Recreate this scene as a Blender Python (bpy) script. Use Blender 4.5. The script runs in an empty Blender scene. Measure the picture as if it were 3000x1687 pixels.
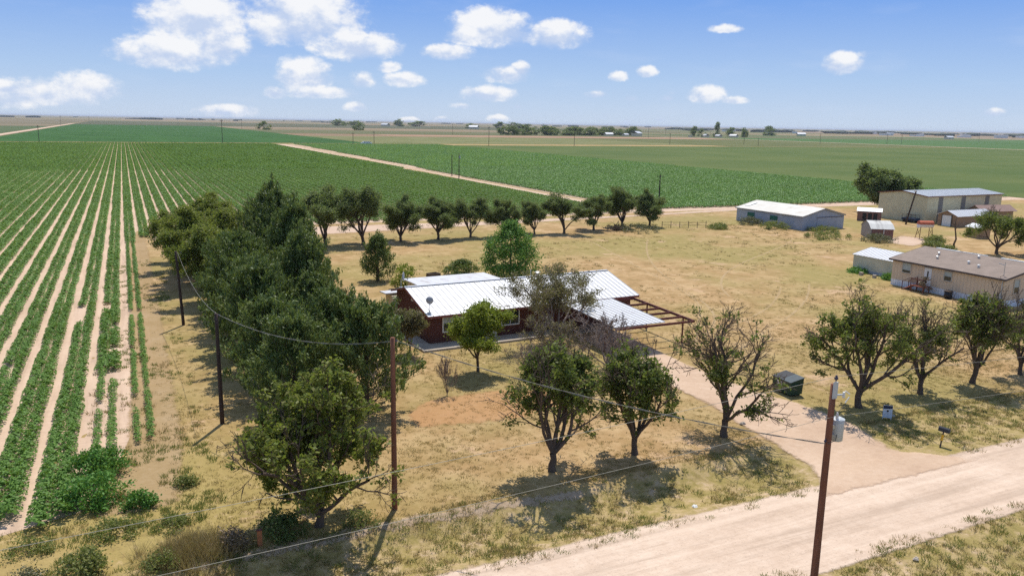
import bpy, math, random
import numpy as np
from mathutils import Vector, Matrix

# ------------------------------------------------------------------ scene, camera, sky, sun
S = bpy.context.scene
COL = S.collection
rad = math.radians
FPX, CAMH = 2350.0, 18.0                       # focal length in photo pixels, drone height in metres
PITCH, ROLL, YAW = math.atan(482/FPX), rad(1.03), rad(25.7)
_cy, _sy = math.cos(YAW), math.sin(YAW)
_f = np.array([_sy*math.cos(PITCH), _cy*math.cos(PITCH), -math.sin(PITCH)])
_r0 = np.array([_cy, -_sy, 0.0]); _u0 = np.cross(_r0, _f)
_r = math.cos(ROLL)*_r0 + math.sin(ROLL)*_u0
_u = -math.sin(ROLL)*_r0 + math.cos(ROLL)*_u0
CAM = np.array([0, 0, CAMH])
def G(px, py, z=0.0):                          # ground point seen at a pixel of the 3000 x 1687 photograph
    d = _f + (px-1500)/FPX*_r - (py-843.5)/FPX*_u
    return CAM + (z-CAMH)/d[2]*d

cd = bpy.data.cameras.new('camera'); cam = bpy.data.objects.new('camera', cd); COL.objects.link(cam)
M = Matrix((( _r[0], _u[0], -_f[0], 0), (_r[1], _u[1], -_f[1], 0), (_r[2], _u[2], -_f[2], CAMH), (0, 0, 0, 1)))
cam.matrix_world = M
cd.sensor_width = 36; cd.lens = 36*FPX/3000; cd.clip_start = 0.5; cd.clip_end = 90000
S.camera = cam
S.view_settings.view_transform = 'Standard'; S.view_settings.look = 'None'
S.view_settings.exposure = 0.0; S.view_settings.gamma = 1.0
S.render.engine = 'CYCLES'
S.cycles.use_denoising = False
S.cycles.max_bounces = 6; S.cycles.diffuse_bounces = 3; S.cycles.transmission_bounces = 3
S.cycles.transparent_max_bounces = 12; S.cycles.volume_bounces = 0

SUN_EL, SUN_AZ = rad(63.5), YAW + rad(7.0)     # azimuth from +Y towards +X
sl = bpy.data.lights.new('sun', 'SUN'); sun = bpy.data.objects.new('sun', sl); COL.objects.link(sun)
sl.energy = 4.6; sl.angle = rad(0.53); sl.color = (1.0, 0.94, 0.85)
sdir = Vector((math.sin(SUN_AZ)*math.cos(SUN_EL), math.cos(SUN_AZ)*math.cos(SUN_EL), math.sin(SUN_EL)))
sun.rotation_euler = sdir.to_track_quat('Z', 'Y').to_euler(); sun.location = (0, 0, 60)

# clouds: bearing, elevation, half width, half height in degrees, strength
CLOUDS = [(4.68,5.85,3.41,2.13,1),(3.15,3.83,3.55,1.19,1),(5.8,4.57,2.27,1.56,.9),(11.6,6.45,3.98,2.27,1),(14.67,4.75,3.12,1.02,.95),
(9.54,5.61,1.99,1.14,.9),(23.94,6.14,2.98,1.36,1),(28.44,5.77,2.13,.99,.95),(20.96,4.59,1.93,.57,.85),(22.45,5.67,1.7,.71,.8),
(11.35,2.64,1.85,1.36,1),(12.23,1.75,2.7,.45,.75),(9.44,1.65,.8,.45,.8),(15.2,2.56,.85,.62,.6),(17.04,3.53,.91,.43,.6),(18.05,2.74,1.36,.57,.8),
(-6.14,1.43,1.56,.51,.9),(-4.54,1.14,3.69,.8,.75),(-1.86,1.58,1.99,.97,1),(-5.8,.76,1.7,.57,.5),(6.31,.37,2.13,.48,.8),(25.08,3.18,1.76,.62,.7),
(26.03,3.57,.71,.57,.9),(23.72,1.87,1.85,.57,.8),(14.72,.86,.8,.37,.75),(21.93,1.08,.85,.23,.5),(32.74,3.21,.74,.4,.8),(34.67,3.51,.74,.4,.9),
(31.3,2,.85,.28,.75),(38.76,2.01,1.36,.62,.9),(40.52,1.74,.99,.28,.6),(36.17,1.85,.51,.26,.6),(47.15,4,1.25,.77,1),(39.56,6.28,1.08,.28,.5),
(18.36,.07,.74,.23,.8),(20.61,.14,.62,.26,.7),(24.57,.24,.8,.31,.8),(33.42,.12,.45,.26,.8),(55.89,1.1,.62,.31,.8),(25.81,1.1,.51,.2,.5),
(36.42,2.19,.28,.17,.4),(48.26,4.59,.57,.23,.3),(35.72,.38,.45,.17,.4),(33.76,1.76,.57,.2,.4),(66,4,3,1,.9),(-16,4,4,1.4,.9),(-25,7,5,2,1),(80,6,5,2,1)]

class NT:                                      # terse node-tree writer
    def __init__(s, tree): s.t = tree; tree.nodes.clear()
    def n(s, typ, ins=None, **kw):
        nd = s.t.nodes.new(typ)
        for k, v in kw.items(): setattr(nd, k, v)
        for k, v in (ins or {}).items():
            sock = nd.inputs[k]
            if isinstance(v, bpy.types.NodeSocket): s.t.links.new(v, sock)
            elif v is not None: sock.default_value = v
        return nd
    def m(s, op, a, b=None, c=None, clamp=False):
        ins = {0: a}
        if b is not None: ins[1] = b
        if c is not None: ins[2] = c
        return s.n('ShaderNodeMath', ins, operation=op, use_clamp=clamp).outputs[0]
    def v(s, op, a, b=None, c=None, out=0):
        ins = {0: a}
        if b is not None: ins[1] = b
        if c is not None: ins[2] = c
        return s.n('ShaderNodeVectorMath', ins, operation=op).outputs[out]
    def mix(s, f, a, b, bt='MIX'):
        nd = s.t.nodes.new('ShaderNodeMix'); nd.data_type = 'RGBA'; nd.blend_type = bt
        for k, v in ((0, f), (6, a), (7, b)):
            if isinstance(v, bpy.types.NodeSocket): s.t.links.new(v, nd.inputs[k])
            else: nd.inputs[k].default_value = v if k == 0 else (tuple(v)+(1,))[:4]
        return nd.outputs[2]
    def noise(s, vec, scale, detail=5, rough=.55, out=0, dist=0):
        return s.n('ShaderNodeTexNoise', {'Vector': vec, 'Scale': scale, 'Detail': detail, 'Roughness': rough, 'Distortion': dist}).outputs[out]
    def ramp(s, f, stops, interp='LINEAR'):
        nd = s.n('ShaderNodeValToRGB', {0: f}); cr = nd.color_ramp; cr.interpolation = interp
        while len(cr.elements) < len(stops): cr.elements.new(.5)
        for e, (p, c) in zip(cr.elements, stops): e.position = p; e.color = (tuple(c)+(1,))[:4] if not isinstance(c, float) else (c, c, c, 1)
        return nd.outputs[0]
    def sstep(s, x, a, b):
        nd = s.n('ShaderNodeMapRange', {0: x, 1: a, 2: b, 3: 0., 4: 1.}, interpolation_type='SMOOTHSTEP'); return nd.outputs[0]

W = bpy.data.worlds.new('World'); S.world = W; W.use_nodes = True
w = NT(W.node_tree)
sky = w.n('ShaderNodeTexSky', sky_type='NISHITA', sun_disc=False, sun_elevation=SUN_EL, sun_rotation=SUN_AZ, altitude=900, air_density=1.0, dust_density=.6, ozone_density=2.0)
gen = w.v('NORMALIZE', w.n('ShaderNodeTexCoord').outputs['Generated'])
sx = w.n('ShaderNodeSeparateXYZ', {0: gen})
az = w.m('MULTIPLY', w.m('ARCTAN2', sx.outputs[0], sx.outputs[1]), 180/math.pi)
el = w.m('MULTIPLY', w.m('ARCSINE', sx.outputs[2]), 180/math.pi)
P = w.n('ShaderNodeCombineXYZ', {0: az, 1: el}).outputs[0]
Pn = w.v('MULTIPLY', P, (1, 1.35, 1))
n1 = w.noise(Pn, .5, 10, .6); n2 = w.noise(Pn, 1.7, 6, .6)
mx = None; mu = None
for a, e, rx, ry, o in CLOUDS:
    rx *= 1.13; ry *= 1.3
    q = w.v('MULTIPLY_ADD', P, (1/rx, 1/ry, 0), (-a/rx, -e/ry, 0))
    q = w.v('MAXIMUM', q, w.v('MULTIPLY', q, (1, -1.5, 0)))
    f = w.m('MULTIPLY', w.m('SUBTRACT', 1.0, w.v('LENGTH', q, out=1)), o)
    mx = f if mx is None else w.m('MAXIMUM', mx, f)
    if rx > .7:
        q2 = w.v('MULTIPLY_ADD', P, (1/rx, 1/ry, 0), (-a/rx, -(e+.4*ry)/ry, 0))
        g = w.m('MULTIPLY', w.m('SUBTRACT', 1.0, w.v('LENGTH', q2, out=1)), o)
        mu = g if mu is None else w.m('MAXIMUM', mu, g)
fld = w.m('ADD', mx, w.m('MULTIPLY', w.m('SUBTRACT', w.m('ADD', w.m('MULTIPLY', n1, .65), w.m('MULTIPLY', n2, .35)), .5), 1.15))
asoft = w.sstep(fld, -.08, .75); ahard = w.sstep(fld, -.02, .3)
up = w.noise(w.v('ADD', Pn, (.1, .4, 0)), .55, 6, .6)
lit = w.sstep(w.m('ADD', w.m('SUBTRACT', n1, up), w.m('ADD', w.m('MULTIPLY', w.m('SUBTRACT', mu, mx), .55), w.m('MULTIPLY', mx, .12))), -.22, .24)
alpha = w.m('ADD', w.m('MULTIPLY', ahard, lit), w.m('MULTIPLY', asoft, w.m('SUBTRACT', 1.0, lit)))
ccol = w.mix(lit, (.56, .66, .86), (.95, .955, .97))
hz = w.ramp(w.m('DIVIDE', w.m('MAXIMUM', el, 0), 30.), [(0, (.60, .72, .90)), (.1, (.44, .62, .91)), (.27, (.2, .405, .89)), (.45, (.24, .41, .8)), (1, (.29, .41, .67))])
skc = w.v('MULTIPLY', sky.outputs[0], (.06, .06, .06))
skc = w.mix(.88, skc, hz)
wisp = w.m('MULTIPLY', w.sstep(w.noise(w.v('MULTIPLY', P, (.12, .5, 1)), 1.2, 5, .55), .5, .8), .12)
skc = w.mix(wisp, skc, (.8, .85, .95))
out = w.mix(w.m('MULTIPLY', alpha, .95), skc, ccol)
bg = w.n('ShaderNodeBackground', {'Color': out, 'Strength': 1.0})
w.n('ShaderNodeOutputWorld', {0: bg.outputs[0]})

# ------------------------------------------------------------------ object helpers
def tag(o, label=None, cat=None, group=None, kind=None):
    if label: o['label'] = label
    if cat: o['category'] = cat
    if group: o['group'] = group
    if kind: o['kind'] = kind
    return o
def empty(name, loc, rz=0, label=None, cat=None, group=None):
    o = bpy.data.objects.new(name, None); COL.objects.link(o)
    o.location = loc; o.rotation_euler = (0, 0, rz); o.empty_display_size = .3
    return tag(o, label, cat, group)
def mesh_np(name, verts, faces, mats, parent=None, midx=None, smooth=False, link=True):
    verts = np.asarray(verts, dtype=np.float32)
    me = bpy.data.meshes.new(name)
    if isinstance(faces, np.ndarray):
        nf, k = faces.shape
        me.vertices.add(len(verts)); me.vertices.foreach_set('co', verts.ravel())
        me.loops.add(nf*k); me.loops.foreach_set('vertex_index', faces.astype(np.int32).ravel())
        me.polygons.add(nf); me.polygons.foreach_set('loop_start', np.arange(0, nf*k, k, dtype=np.int32))
        me.update(calc_edges=True)
    else:
        me.from_pydata([tuple(map(float, v)) for v in verts], [], faces)
    for m in (mats if isinstance(mats, (list, tuple)) else [mats]): me.materials.append(m)
    if midx is not None: me.polygons.foreach_set('material_index', np.asarray(midx, dtype=np.int32))
    if smooth: me.polygons.foreach_set('use_smooth', np.ones(len(me.polygons), dtype=bool))
    me.validate()
    o = bpy.data.objects.new(name, me)
    if link: COL.objects.link(o)
    if parent: o.parent = parent
    return o
class MB:                                      # collects simple solids into one mesh
    def __init__(s): s.v = []; s.f = []; s.mi = []
    def add(s, vs, fs, mi=0):
        b = len(s.v); s.v += [tuple(v) for v in vs]; s.f += [tuple(i+b for i in f) for f in fs]; s.mi += [mi]*len(fs); return s
    def box(s, x0, x1, y0, y1, z0, z1, mi=0, M=None):
        vs = [(x, y, z) for z in (z0, z1) for x, y in ((x0, y0), (x1, y0), (x1, y1), (x0, y1))]
        if M is not None: vs = [tuple(M @ Vector(v)) for v in vs]
        return s.add(vs, [(3,2,1,0),(4,5,6,7),(0,1,5,4),(1,2,6,5),(2,3,7,6),(3,0,4,7)], mi)
    def bar(s, a, b, wd, ht, mi=0):            # a box beam from a to b
        a, b = Vector(a), Vector(b); d = (b-a); L = d.length; q = d.to_track_quat('Y', 'Z')
        M = Matrix.Translation(a) @ q.to_matrix().to_4x4()
        return s.box(-wd/2, wd/2, 0, L, -ht/2, ht/2, mi, M)
    def slab(s, pts, t, mi=0, mt=None):        # polygon given in 3D, thickened downwards by t
        n = len(pts); top = list(pts); bot = [(p[0], p[1], p[2]-t) for p in pts]
        s.add(top+bot, [tuple(range(n))], mi)
        b = len(s.v)-2*n
        s.f.append(tuple(b+n+i for i in reversed(range(n)))); s.mi.append(mi if mt is None else mt)
        for i in range(n):
            j = (i+1) % n; s.f.append((b+i, b+n+i, b+n+j, b+j)); s.mi.append(mi if mt is None else mt)
        return s
    def tube(s, pts, rr, n=8, mi=0, cap=True):
        pts = [Vector(p) for p in pts]
        if not hasattr(rr, '__len__'): rr = [rr]*len(pts)
        vs = []
        for i, p in enumerate(pts):
            d = (pts[min(i+1, len(pts)-1)]-pts[max(i-1, 0)]).normalized()
            a = d.orthogonal().normalized() if i == 0 else (a-d*a.dot(d)).normalized()
            c = d.cross(a)
            for k in range(n):
                t = 2*math.pi*k/n; vs.append(tuple(p+(a*math.cos(t)+c*math.sin(t))*rr[i]))
        fs = [(i*n+k, i*n+(k+1) % n, (i+1)*n+(k+1) % n, (i+1)*n+k) for i in range(len(pts)-1) for k in range(n)]
        if cap: fs += [tuple(range(n))[::-1], tuple((len(pts)-1)*n+k for k in range(n))]
        return s.add(vs, fs, mi)
    def build(s, name, mats, parent=None, smooth=False):
        return mesh_np(name, s.v, s.f, mats, parent, s.mi, smooth)
def dup(o, loc=None, rz=None, sc=None):
    c = o.copy(); COL.objects.link(c)
    if loc is not None: c.location = loc
    if rz is not None: c.rotation_euler = (0, 0, rz)
    if sc is not None: c.scale = sc
    for ch in o.children:
        k = ch.copy(); COL.objects.link(k); k.parent = c
        for g in ch.children:
            q = g.copy(); COL.objects.link(q); q.parent = k
    return c

# ------------------------------------------------------------------ materials
def new_mat(name):
    m = bpy.data.materials.new(name); m.use_nodes = True; return m, NT(m.node_tree)
def finish(t, col, rough=.9, bump=None, bs=.3, bd=.05, spec=.25, metal=0, alpha=None, normal=None):
    ins = {'Base Color': col if isinstance(col, bpy.types.NodeSocket) else (tuple(col)+(1,))[:4], 'Roughness': rough, 'Metallic': metal, 'Specular IOR Level': spec}
    if bump is not None: ins['Normal'] = t.n('ShaderNodeBump', {'Height': bump, 'Strength': bs, 'Distance': bd}).outputs[0]
    if alpha is not None: ins['Alpha'] = alpha
    b = t.n('ShaderNodeBsdfPrincipled', ins)
    t.n('ShaderNodeOutputMaterial', {0: b.outputs[0]}); return b
def pos(t): return t.n('ShaderNodeNewGeometry').outputs['Position']
def obc(t): return t.n('ShaderNodeTexCoord').outputs['Object']
def simple(name, c, var=.25, scale=3., rough=.85, metal=0, spec=.3, bump=.2, stretch=(1,1,1)):
    m, t = new_mat(name); p = t.v('MULTIPLY', obc(t), stretch)
    n = t.noise(p, scale, 6, .6); n2 = t.noise(p, scale*9, 3, .6)
    f = t.m('ADD', t.m('MULTIPLY', n, .7), t.m('MULTIPLY', n2, .3))
    col = t.ramp(f, [(.3, tuple(x*(1-var) for x in c)), (.7, tuple(min(1, x*(1+var)) for x in c))])
    finish(t, col, rough, n2, bump, .02, spec, metal); return m
def siding(name, c, axis, pitch, dark=.7, var=.12, rough=.8, wid=.12):    # boards or ribbed sheet: a groove every `pitch` metres along an axis
    m, t = new_mat(name); p = obc(t)
    x = t.n('ShaderNodeSeparateXYZ', {0: p}).outputs[axis] if axis < 3 else t.m('ADD', t.n('ShaderNodeSeparateXYZ', {0: p}).outputs[0], t.n('ShaderNodeSeparateXYZ', {0: p}).outputs[1])
    fr = t.m('FRACT', t.m('DIVIDE', x, pitch)); g = t.m('LESS_THAN', fr, wid)
    n = t.noise(p, .9, 6, .6)
    col = t.ramp(n, [(.3, tuple(v*(1-var) for v in c)), (.7, tuple(min(1, v*(1+var)) for v in c))])
    st = t.sstep(t.noise(t.v('MULTIPLY', p, (2., 2., .35)), 1.6, 6, .65), .55, .75)
    col = t.mix(t.m('MULTIPLY', st, .35), col, tuple(v*.62 for v in c))
    col = t.mix(g, col, tuple(v*dark for v in c))
    finish(t, col, rough, t.m('SUBTRACT', 1., g), .6, .03, .3); return m

DG1, DG2, DG3 = (.385, .248, .115), (.48, .328, .17), (.27, .185, .076)
def ground_mat():
    m, t = new_mat('dry_pasture'); p = pos(t)
    sx = t.n('ShaderNodeSeparateXYZ', {0: p}); X, Y = sx.outputs[0], sx.outputs[1]
    big = t.noise(p, .045, 5, .6); mid = t.noise(p, .35, 6, .65); fine = t.noise(p, 3.2, 6, .7); vf = t.noise(p, 11., 3, .7)
    col = t.ramp(mid, [(.28, DG3), (.45, DG1), (.6, DG2), (.78, (.54, .39, .2))])
    col = t.mix(t.m('MULTIPLY', t.sstep(big, .38, .62), .85), col, t.mix(mid, (.225, .195, .062), (.35, .285, .105)))   # greener drifts
    hue = t.noise(p, .085, 5, .65)
    col = t.mix(t.m('MULTIPLY', t.sstep(hue, .54, .7), .25), col, (.42, .24, .115))
    lft = t.m('MULTIPLY', t.sstep(X, 16., 4.), t.sstep(Y, 60., 40.))
    col = t.mix(t.m('MULTIPLY', lft, .5), col, t.mix(mid, (.3, .23, .065), (.42, .32, .11)))
    bare = t.sstep(t.m('ADD', t.noise(p, .16, 6, .65), t.m('MULTIPLY', fine, .12)), .655, .73)
    col = t.mix(t.m('MULTIPLY', bare, .75), col, (.56, .38, .235))
    # the mown lawn shows swaths running with the rows
    mow = t.noise(t.v('MULTIPLY', p, (1.4, .09, 1)), 1., 3, .5)
    col = t.mix(t.m('MULTIPLY', t.sstep(mow, .5, .7), .16), col, (.5, .35, .16))
    # verge along the road: greener, patchier, with sand showing
    vg = t.m('MULTIPLY', t.sstep(Y, 33.6, 31.8), t.sstep(Y, -60., -40.))
    vcol = t.ramp(t.m('ADD', t.m('MULTIPLY', t.noise(p, .9, 6, .7), .7), t.m('MULTIPLY', fine, .3)), [(.34, (.22, .18, .055)), (.46, (.32, .25, .09)), (.56, (.43, .32, .16)), (.66, (.6, .44, .31))])
    col = t.mix(vg, col, vcol)
    # plain country far away: a quilt of sections, some bare, some green
    cell = t.n('ShaderNodeTexWhiteNoise', {'Vector': t.v('FLOOR', t.v('DIVIDE', p, (790., 410., 1e6)))}, noise_dimensions='3D').outputs[0]
    quilt = t.ramp(cell, [(0, (.115, .13, .05)), (.2, (.2, .15, .095)), (.36, (.25, .15, .1)), (.52, (.08, .115, .04)), (.66, (.25, .2, .11)), (.8, (.17, .15, .075)), (.92, (.28, .2, .14))], 'CONSTANT')
    quilt = t.mix(.35, quilt, t.ramp(t.noise(t.v('MULTIPLY', p, (.004, .02, 1)), 1., 5, .6), [(.3, (.1, .12, .05)), (.7, (.35, .26, .16))]))
    far = t.m('MAXIMUM', t.m('GREATER_THAN', Y, 640.), t.m('MAXIMUM', t.m('GREATER_THAN', X, 900.), t.m('LESS_THAN', X, -140.)))
    col = t.mix(far, col, quilt)
    sp = t.noise(t.v('MULTIPLY', p, (1., .8, 1)), 1.15, 8, .8)
    col = t.mix(t.m('MULTIPLY', t.sstep(sp, .52, .64), .6), col, (.235, .165, .07))
    col = t.mix(t.m('MULTIPLY', t.sstep(sp, .46, .35), .55), col, (.58, .42, .235))
    # small dark and pale flecks
    col = t.mix(t.m('MULTIPLY', t.sstep(fine, .58, .74), .4), col, (.17, .12, .04))
    col = t.mix(t.m('MULTIPLY', t.sstep(vf, .58, .76), .35), col, (.62, .46, .25))
    h = t.m('ADD', t.m('MULTIPLY', fine, .7), t.m('MULTIPLY', vf, .4))
    finish(t, col, .95, h, .7, .12, .1); return m
def soil(name, c1, c2, c3, sc=1., alpha=False, speck=.25, rows=None, an=.5):
    m, t = new_mat(name); p = pos(t)
    a = t.noise(p, .22*sc, 6, .65); b = t.noise(p, 2.4*sc, 6, .7); c = t.noise(p, 14*sc, 3, .6)
    col = t.ramp(t.m('ADD', t.m('MULTIPLY', a, .6), t.m('MULTIPLY', b, .4)), [(.33, c1), (.5, c2), (.67, c3)])
    col = t.mix(t.m('MULTIPLY', t.sstep(c, .57, .75), speck), col, tuple(x*.55 for x in c1))
    if rows:
        r2 = t.noise(t.v('MULTIPLY', p, (.25, 3.2, 1)), 1., 6, .7)
        col = t.mix(t.m('MULTIPLY', t.sstep(r2, .5, .66), .35), col, tuple(x*.8 for x in c1))
        g2 = t.noise(p, 6., 6, .8); col = t.mix(t.m('MULTIPLY', t.sstep(g2, .56, .68), .45), col, tuple(x*.62 for x in c1))
        col = t.mix(t.m('MULTIPLY', t.sstep(g2, .42, .32), .4), col, tuple(min(1, x*1.18) for x in c3))
        r = t.noise(t.v('MULTIPLY', p, rows), 1., 4, .55)
        col = t.mix(t.m('MULTIPLY', t.sstep(r, .5, .64), .42), col, tuple(x*.74 for x in c1))
        col = t.mix(t.m('MULTIPLY', t.sstep(r, .5, .34), .4), col, tuple(min(1, x*1.1) for x in c3))
    al = None
    if alpha:
        e = t.n('ShaderNodeAttribute', attribute_name='edge').outputs['Fac']
        al = t.sstep(t.m('ADD', e, t.m('MULTIPLY', t.m('SUBTRACT', t.m('ADD', t.m('MULTIPLY', t.noise(p, .8, 6, .7), .6), t.m('MULTIPLY', b, .4)), .5), an*2.4)), .28, .55)
        if alpha != 1: al = t.m('MULTIPLY', al, float(alpha))
    finish(t, col, .95, t.m('ADD', b, t.m('MULTIPLY', c, .4)), .55, .07, .1, alpha=al); return m
def far_field(name, c1, c2, stripe=(1.0, .004, 1), sc=.03, amt=.5):
    m, t = new_mat(name); p = pos(t)
    a = t.noise(p, sc, 6, .65); s = t.noise(t.v('MULTIPLY', p, stripe), .5, 4, .6); g = t.noise(p, .4, 4, .7)
    col = t.mix(t.sstep(a, .35, .65), c1, c2)
    col = t.mix(t.m('MULTIPLY', t.sstep(s, .5, .7), amt), col, tuple(x*.6 for x in c1))
    col = t.mix(t.m('MULTIPLY', t.sstep(g, .5, .7), amt*.8), col, tuple(x*.68 for x in c1))
    finish(t, col, .95, g, .6, .5, .1); return m
def leaf(name, cols, trans=.3, rough=.55):
    m, t = new_mat(name); g = t.n('ShaderNodeNewGeometry')
    col = t.ramp(g.outputs['Random Per Island'], [(i/(max(1, len(cols)-1)), c) for i, c in enumerate(cols)])
    oi = t.n('ShaderNodeObjectInfo').outputs['Random']
    col = t.mix(t.m('MULTIPLY', oi, .25), col, tuple(x*.75 for x in cols[0]))
    pn = t.noise(t.v('MULTIPLY', g.outputs['Position'], (.09, .035, .05)), 1., 5, .65)
    col = t.mix(t.m('MULTIPLY', t.sstep(pn, .45, .7), .3), col, tuple(x*.62 for x in cols[0]))
    col = t.mix(t.m('MULTIPLY', t.sstep(pn, .5, .3), .3), col, (cols[-2][0]*1.15, cols[-2][1], cols[-2][2]))
    d = t.n('ShaderNodeBsdfPrincipled', {'Base Color': col, 'Roughness': rough, 'Specular IOR Level': .3})
    tr = t.n('ShaderNodeBsdfTranslucent', {'Color': t.mix(.45, col, (.26, .34, .04))})
    x = t.n('ShaderNodeMixShader', {0: trans, 1: d.outputs[0], 2: tr.outputs[0]})
    t.n('ShaderNodeOutputMaterial', {0: x.outputs[0]}); return m

MT = {}
MT['ground'] = ground_mat()
MT['road'] = soil('gravel_road', (.5, .37, .27), (.61, .465, .35), (.71, .565, .44), .8, 1, .5, (.05, 1.15, 1), .3)
MT['drive'] = soil('driveway_dirt', (.50, .345, .235), (.6, .43, .3), (.7, .525, .385), 1., .9, .3, None, .45)
MT['sand'] = soil('sandy_soil', (.52, .37, .265), (.585, .425, .31), (.64, .48, .355), 1., None, .15, (1.5, .12, 1))
MT['sandfe'] = soil('pink_sand', (.48, .34, .24), (.56, .41, .3), (.63, .48, .36), 1., 1, .15)
MT['bankdirt'] = soil('bank_dirt', (.36, .26, .16), (.5, .37, .25), (.6, .46, .33), 2.5, .8, .5, None, .9)
MT['orange'] = soil('orange_earth', (.5, .27, .12), (.56, .32, .15), (.6, .37, .2), 1., .7, .2, None, .6)
MT['track'] = soil('worn_track', (.54, .38, .2), (.6, .44, .245), (.66, .5, .3), 1., .5, .1, None, .5)
MT['brownstrip'] = soil('stubble_strip', (.36, .245, .12), (.45, .315, .165), (.52, .38, .23), 1.4, .75, .45, None, .5)
MT['mhframe'] = simple('grey_beige_frame', (.5, .45, .37), .08)
MT['concrete'] = simple('concrete', (.42, .36, .29), .2, 1.5)
MT['bark'] = simple('bark', (.105, .075, .055), .35, 4, .95, bump=.6, stretch=(1, 1, .3))
MT['twigbark'] = simple('pecan_bark', (.11, .08, .06), .35, 4, .95, bump=.6, stretch=(1, 1, .3))
MT['twig'] = simple('grey_twig', (.25, .2, .175), .3, 4, .95)
MT['cotton'] = leaf('cotton_leaf', [(.09, .2, .028), (.13, .27, .042), (.17, .325, .055), (.225, .385, .08), (.145, .29, .046)], .37)
MT['cottonB'] = leaf('cotton_leaf_bluish', [(.13, .27, .07), (.17, .34, .09), (.215, .395, .115), (.26, .44, .14)], .38)
MT['bushleaf'] = leaf('lush_leaf', [(.055, .17, .02), (.08, .235, .03), (.13, .3, .05), (.18, .36, .075)], .34)
MT['pecan'] = leaf('pecan_leaf', [(.08, .12, .024), (.12, .17, .034), (.175, .215, .045), (.24, .25, .065), (.1, .145, .03)], .46)
MT['backtree'] = leaf('windbreak_leaf', [(.11, .155, .055), (.15, .2, .07), (.185, .23, .085), (.22, .25, .095)], .45)
MT['elm'] = leaf('elm_leaf', [(.13, .165, .028), (.185, .22, .038), (.25, .275, .05), (.32, .29, .075), (.15, .19, .034), (.3, .39, .06)], .46)
MT['olive'] = leaf('thin_olive_leaf', [(.15, .125, .06), (.2, .165, .08), (.24, .19, .1), (.27, .22, .12)], .36)
MT['yellow'] = leaf('yellow_green_leaf', [(.17, .22, .022), (.24, .3, .03), (.3, .34, .04), (.35, .38, .06)], .45)
MT['bright'] = leaf('bright_green_leaf', [(.05, .16, .02), (.075, .215, .032), (.11, .27, .048), (.15, .31, .07), (.2, .35, .075)], .4)
MT['cedar'] = leaf('cedar_foliage', [(.055, .105, .03), (.09, .145, .036), (.135, .185, .046), (.2, .23, .058), (.145, .19, .05)], .28)
MT['weed'] = leaf('green_weed', [(.14, .185, .04), (.19, .23, .055), (.25, .26, .08), (.33, .3, .12)], .35)
MT['sage'] = leaf('grey_green_weed', [(.12, .125, .06), (.16, .16, .08), (.24, .2, .12), (.1, .13, .05)], .2)
MT['straw'] = leaf('dry_straw', [(.3, .21, .085), (.42, .3, .14), (.52, .4, .2), (.36, .27, .1)], .2)
MT['grasst'] = leaf('half_green_grass', [(.34, .26, .085), (.42, .31, .11), (.29, .235, .07), (.5, .37, .17)], .25)
MT['tumble'] = leaf('dead_brush', [(.2, .14, .09), (.28, .2, .13), (.14, .1, .07)], .1)
MT['polewood'] = simple('weathered_red_pole', (.2, .085, .05), .45, 6, .9, bump=.5, stretch=(1, 1, .12))
MT['darkpole'] = simple('dark_creosote_pole', (.06, .04, .032), .4, 6, .9, bump=.5, stretch=(1, 1, .12))
MT['steel'] = simple('galvanised', (.5, .51, .52), .1, 5, .4, .6)
MT['ceramic'] = simple('insulator_glaze', (.07, .06, .09), .1, 5, .25)
MT['wire'] = simple('bare_wire', (.34, .32, .26), .1, 5, .5)
MT['cable'] = simple('insulated_cable', (.1, .095, .09), .3, 20, .7)
MT['greypaint'] = simple('grey_paint', (.52, .55, .56), .06, 3, .45)
MT['white'] = simple('white_paint', (.75, .75, .72), .06, 2, .6)
MT['cream'] = simple('cream_paint', (.66, .58, .42), .08, 2, .7)
MT['rust'] = simple('dark_red_steel', (.135, .04, .032), .25, 5, .65)
MT['glass'] = simple('window_glass', (.028, .038, .036), .3, 1, .08, spec=.6, bump=0)
MT['blind'] = simple('window_blind', (.4, .45, .43), .12, 2, .5)
MT['black'] = simple('black_plastic', (.02, .02, .022), .3, 6, .45)
MT['dumpster'] = simple('dumpster_green', (.02, .058, .036), .35, 3, .5)
MT['lid'] = simple('dumpster_lid', (.05, .07, .08), .3, 3, .5)
MT['yellowp'] = simple('yellow_tape', (.8, .42, .02), .1, 5, .5)
MT['shadecloth'] = simple('grey_dish', (.42, .43, .44), .1, 4, .5)
MT['redtank'] = simple('faded_red_paint', (.52, .13, .06), .25, 4, .6)
MT['tyre'] = simple('rubber', (.02, .02, .02), .2, 5, .8)
MT['deck'] = simple('red_brown_timber', (.28, .1, .06), .3, 5, .85)
MT['planks'] = siding('red_board_siding', (.24, .125, .1), 3, .3, .55)
MT['greyboard'] = siding('weathered_grey_boards', (.36, .33, .29), 2, .22, .7)
MT['tanboard'] = siding('tan_board_siding', (.4, .27, .16), 3, .25, .7)
MT['beigesheet'] = siding('beige_ribbed_sheet', (.6, .545, .35), 3, .32, .78)
MT['lapbeige'] = siding('beige_lap_sheet', (.6, .56, .43), 2, .22, .8)
MT['mhwall'] = siding('tan_vertical_siding', (.66, .525, .375), 3, .4, .9, .05)
MT['greysheet'] = siding('grey_ribbed_sheet', (.38, .41, .46), 3, .3, .88)
MT['skirt'] = siding('whitewashed_skirting', (.72, .74, .77), 3, .3, .85, .15)
MT['shingle'] = siding('brown_shingle', (.285, .225, .185), 1, .14, .88, .14, .95)
MT['latticew'] = siding('brown_lattice', (.36, .24, .15), 3, .18, .62, wid=.3)
MT['redtrim'] = simple('red_trim', (.22, .06, .045), .15, 3, .6)
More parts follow.
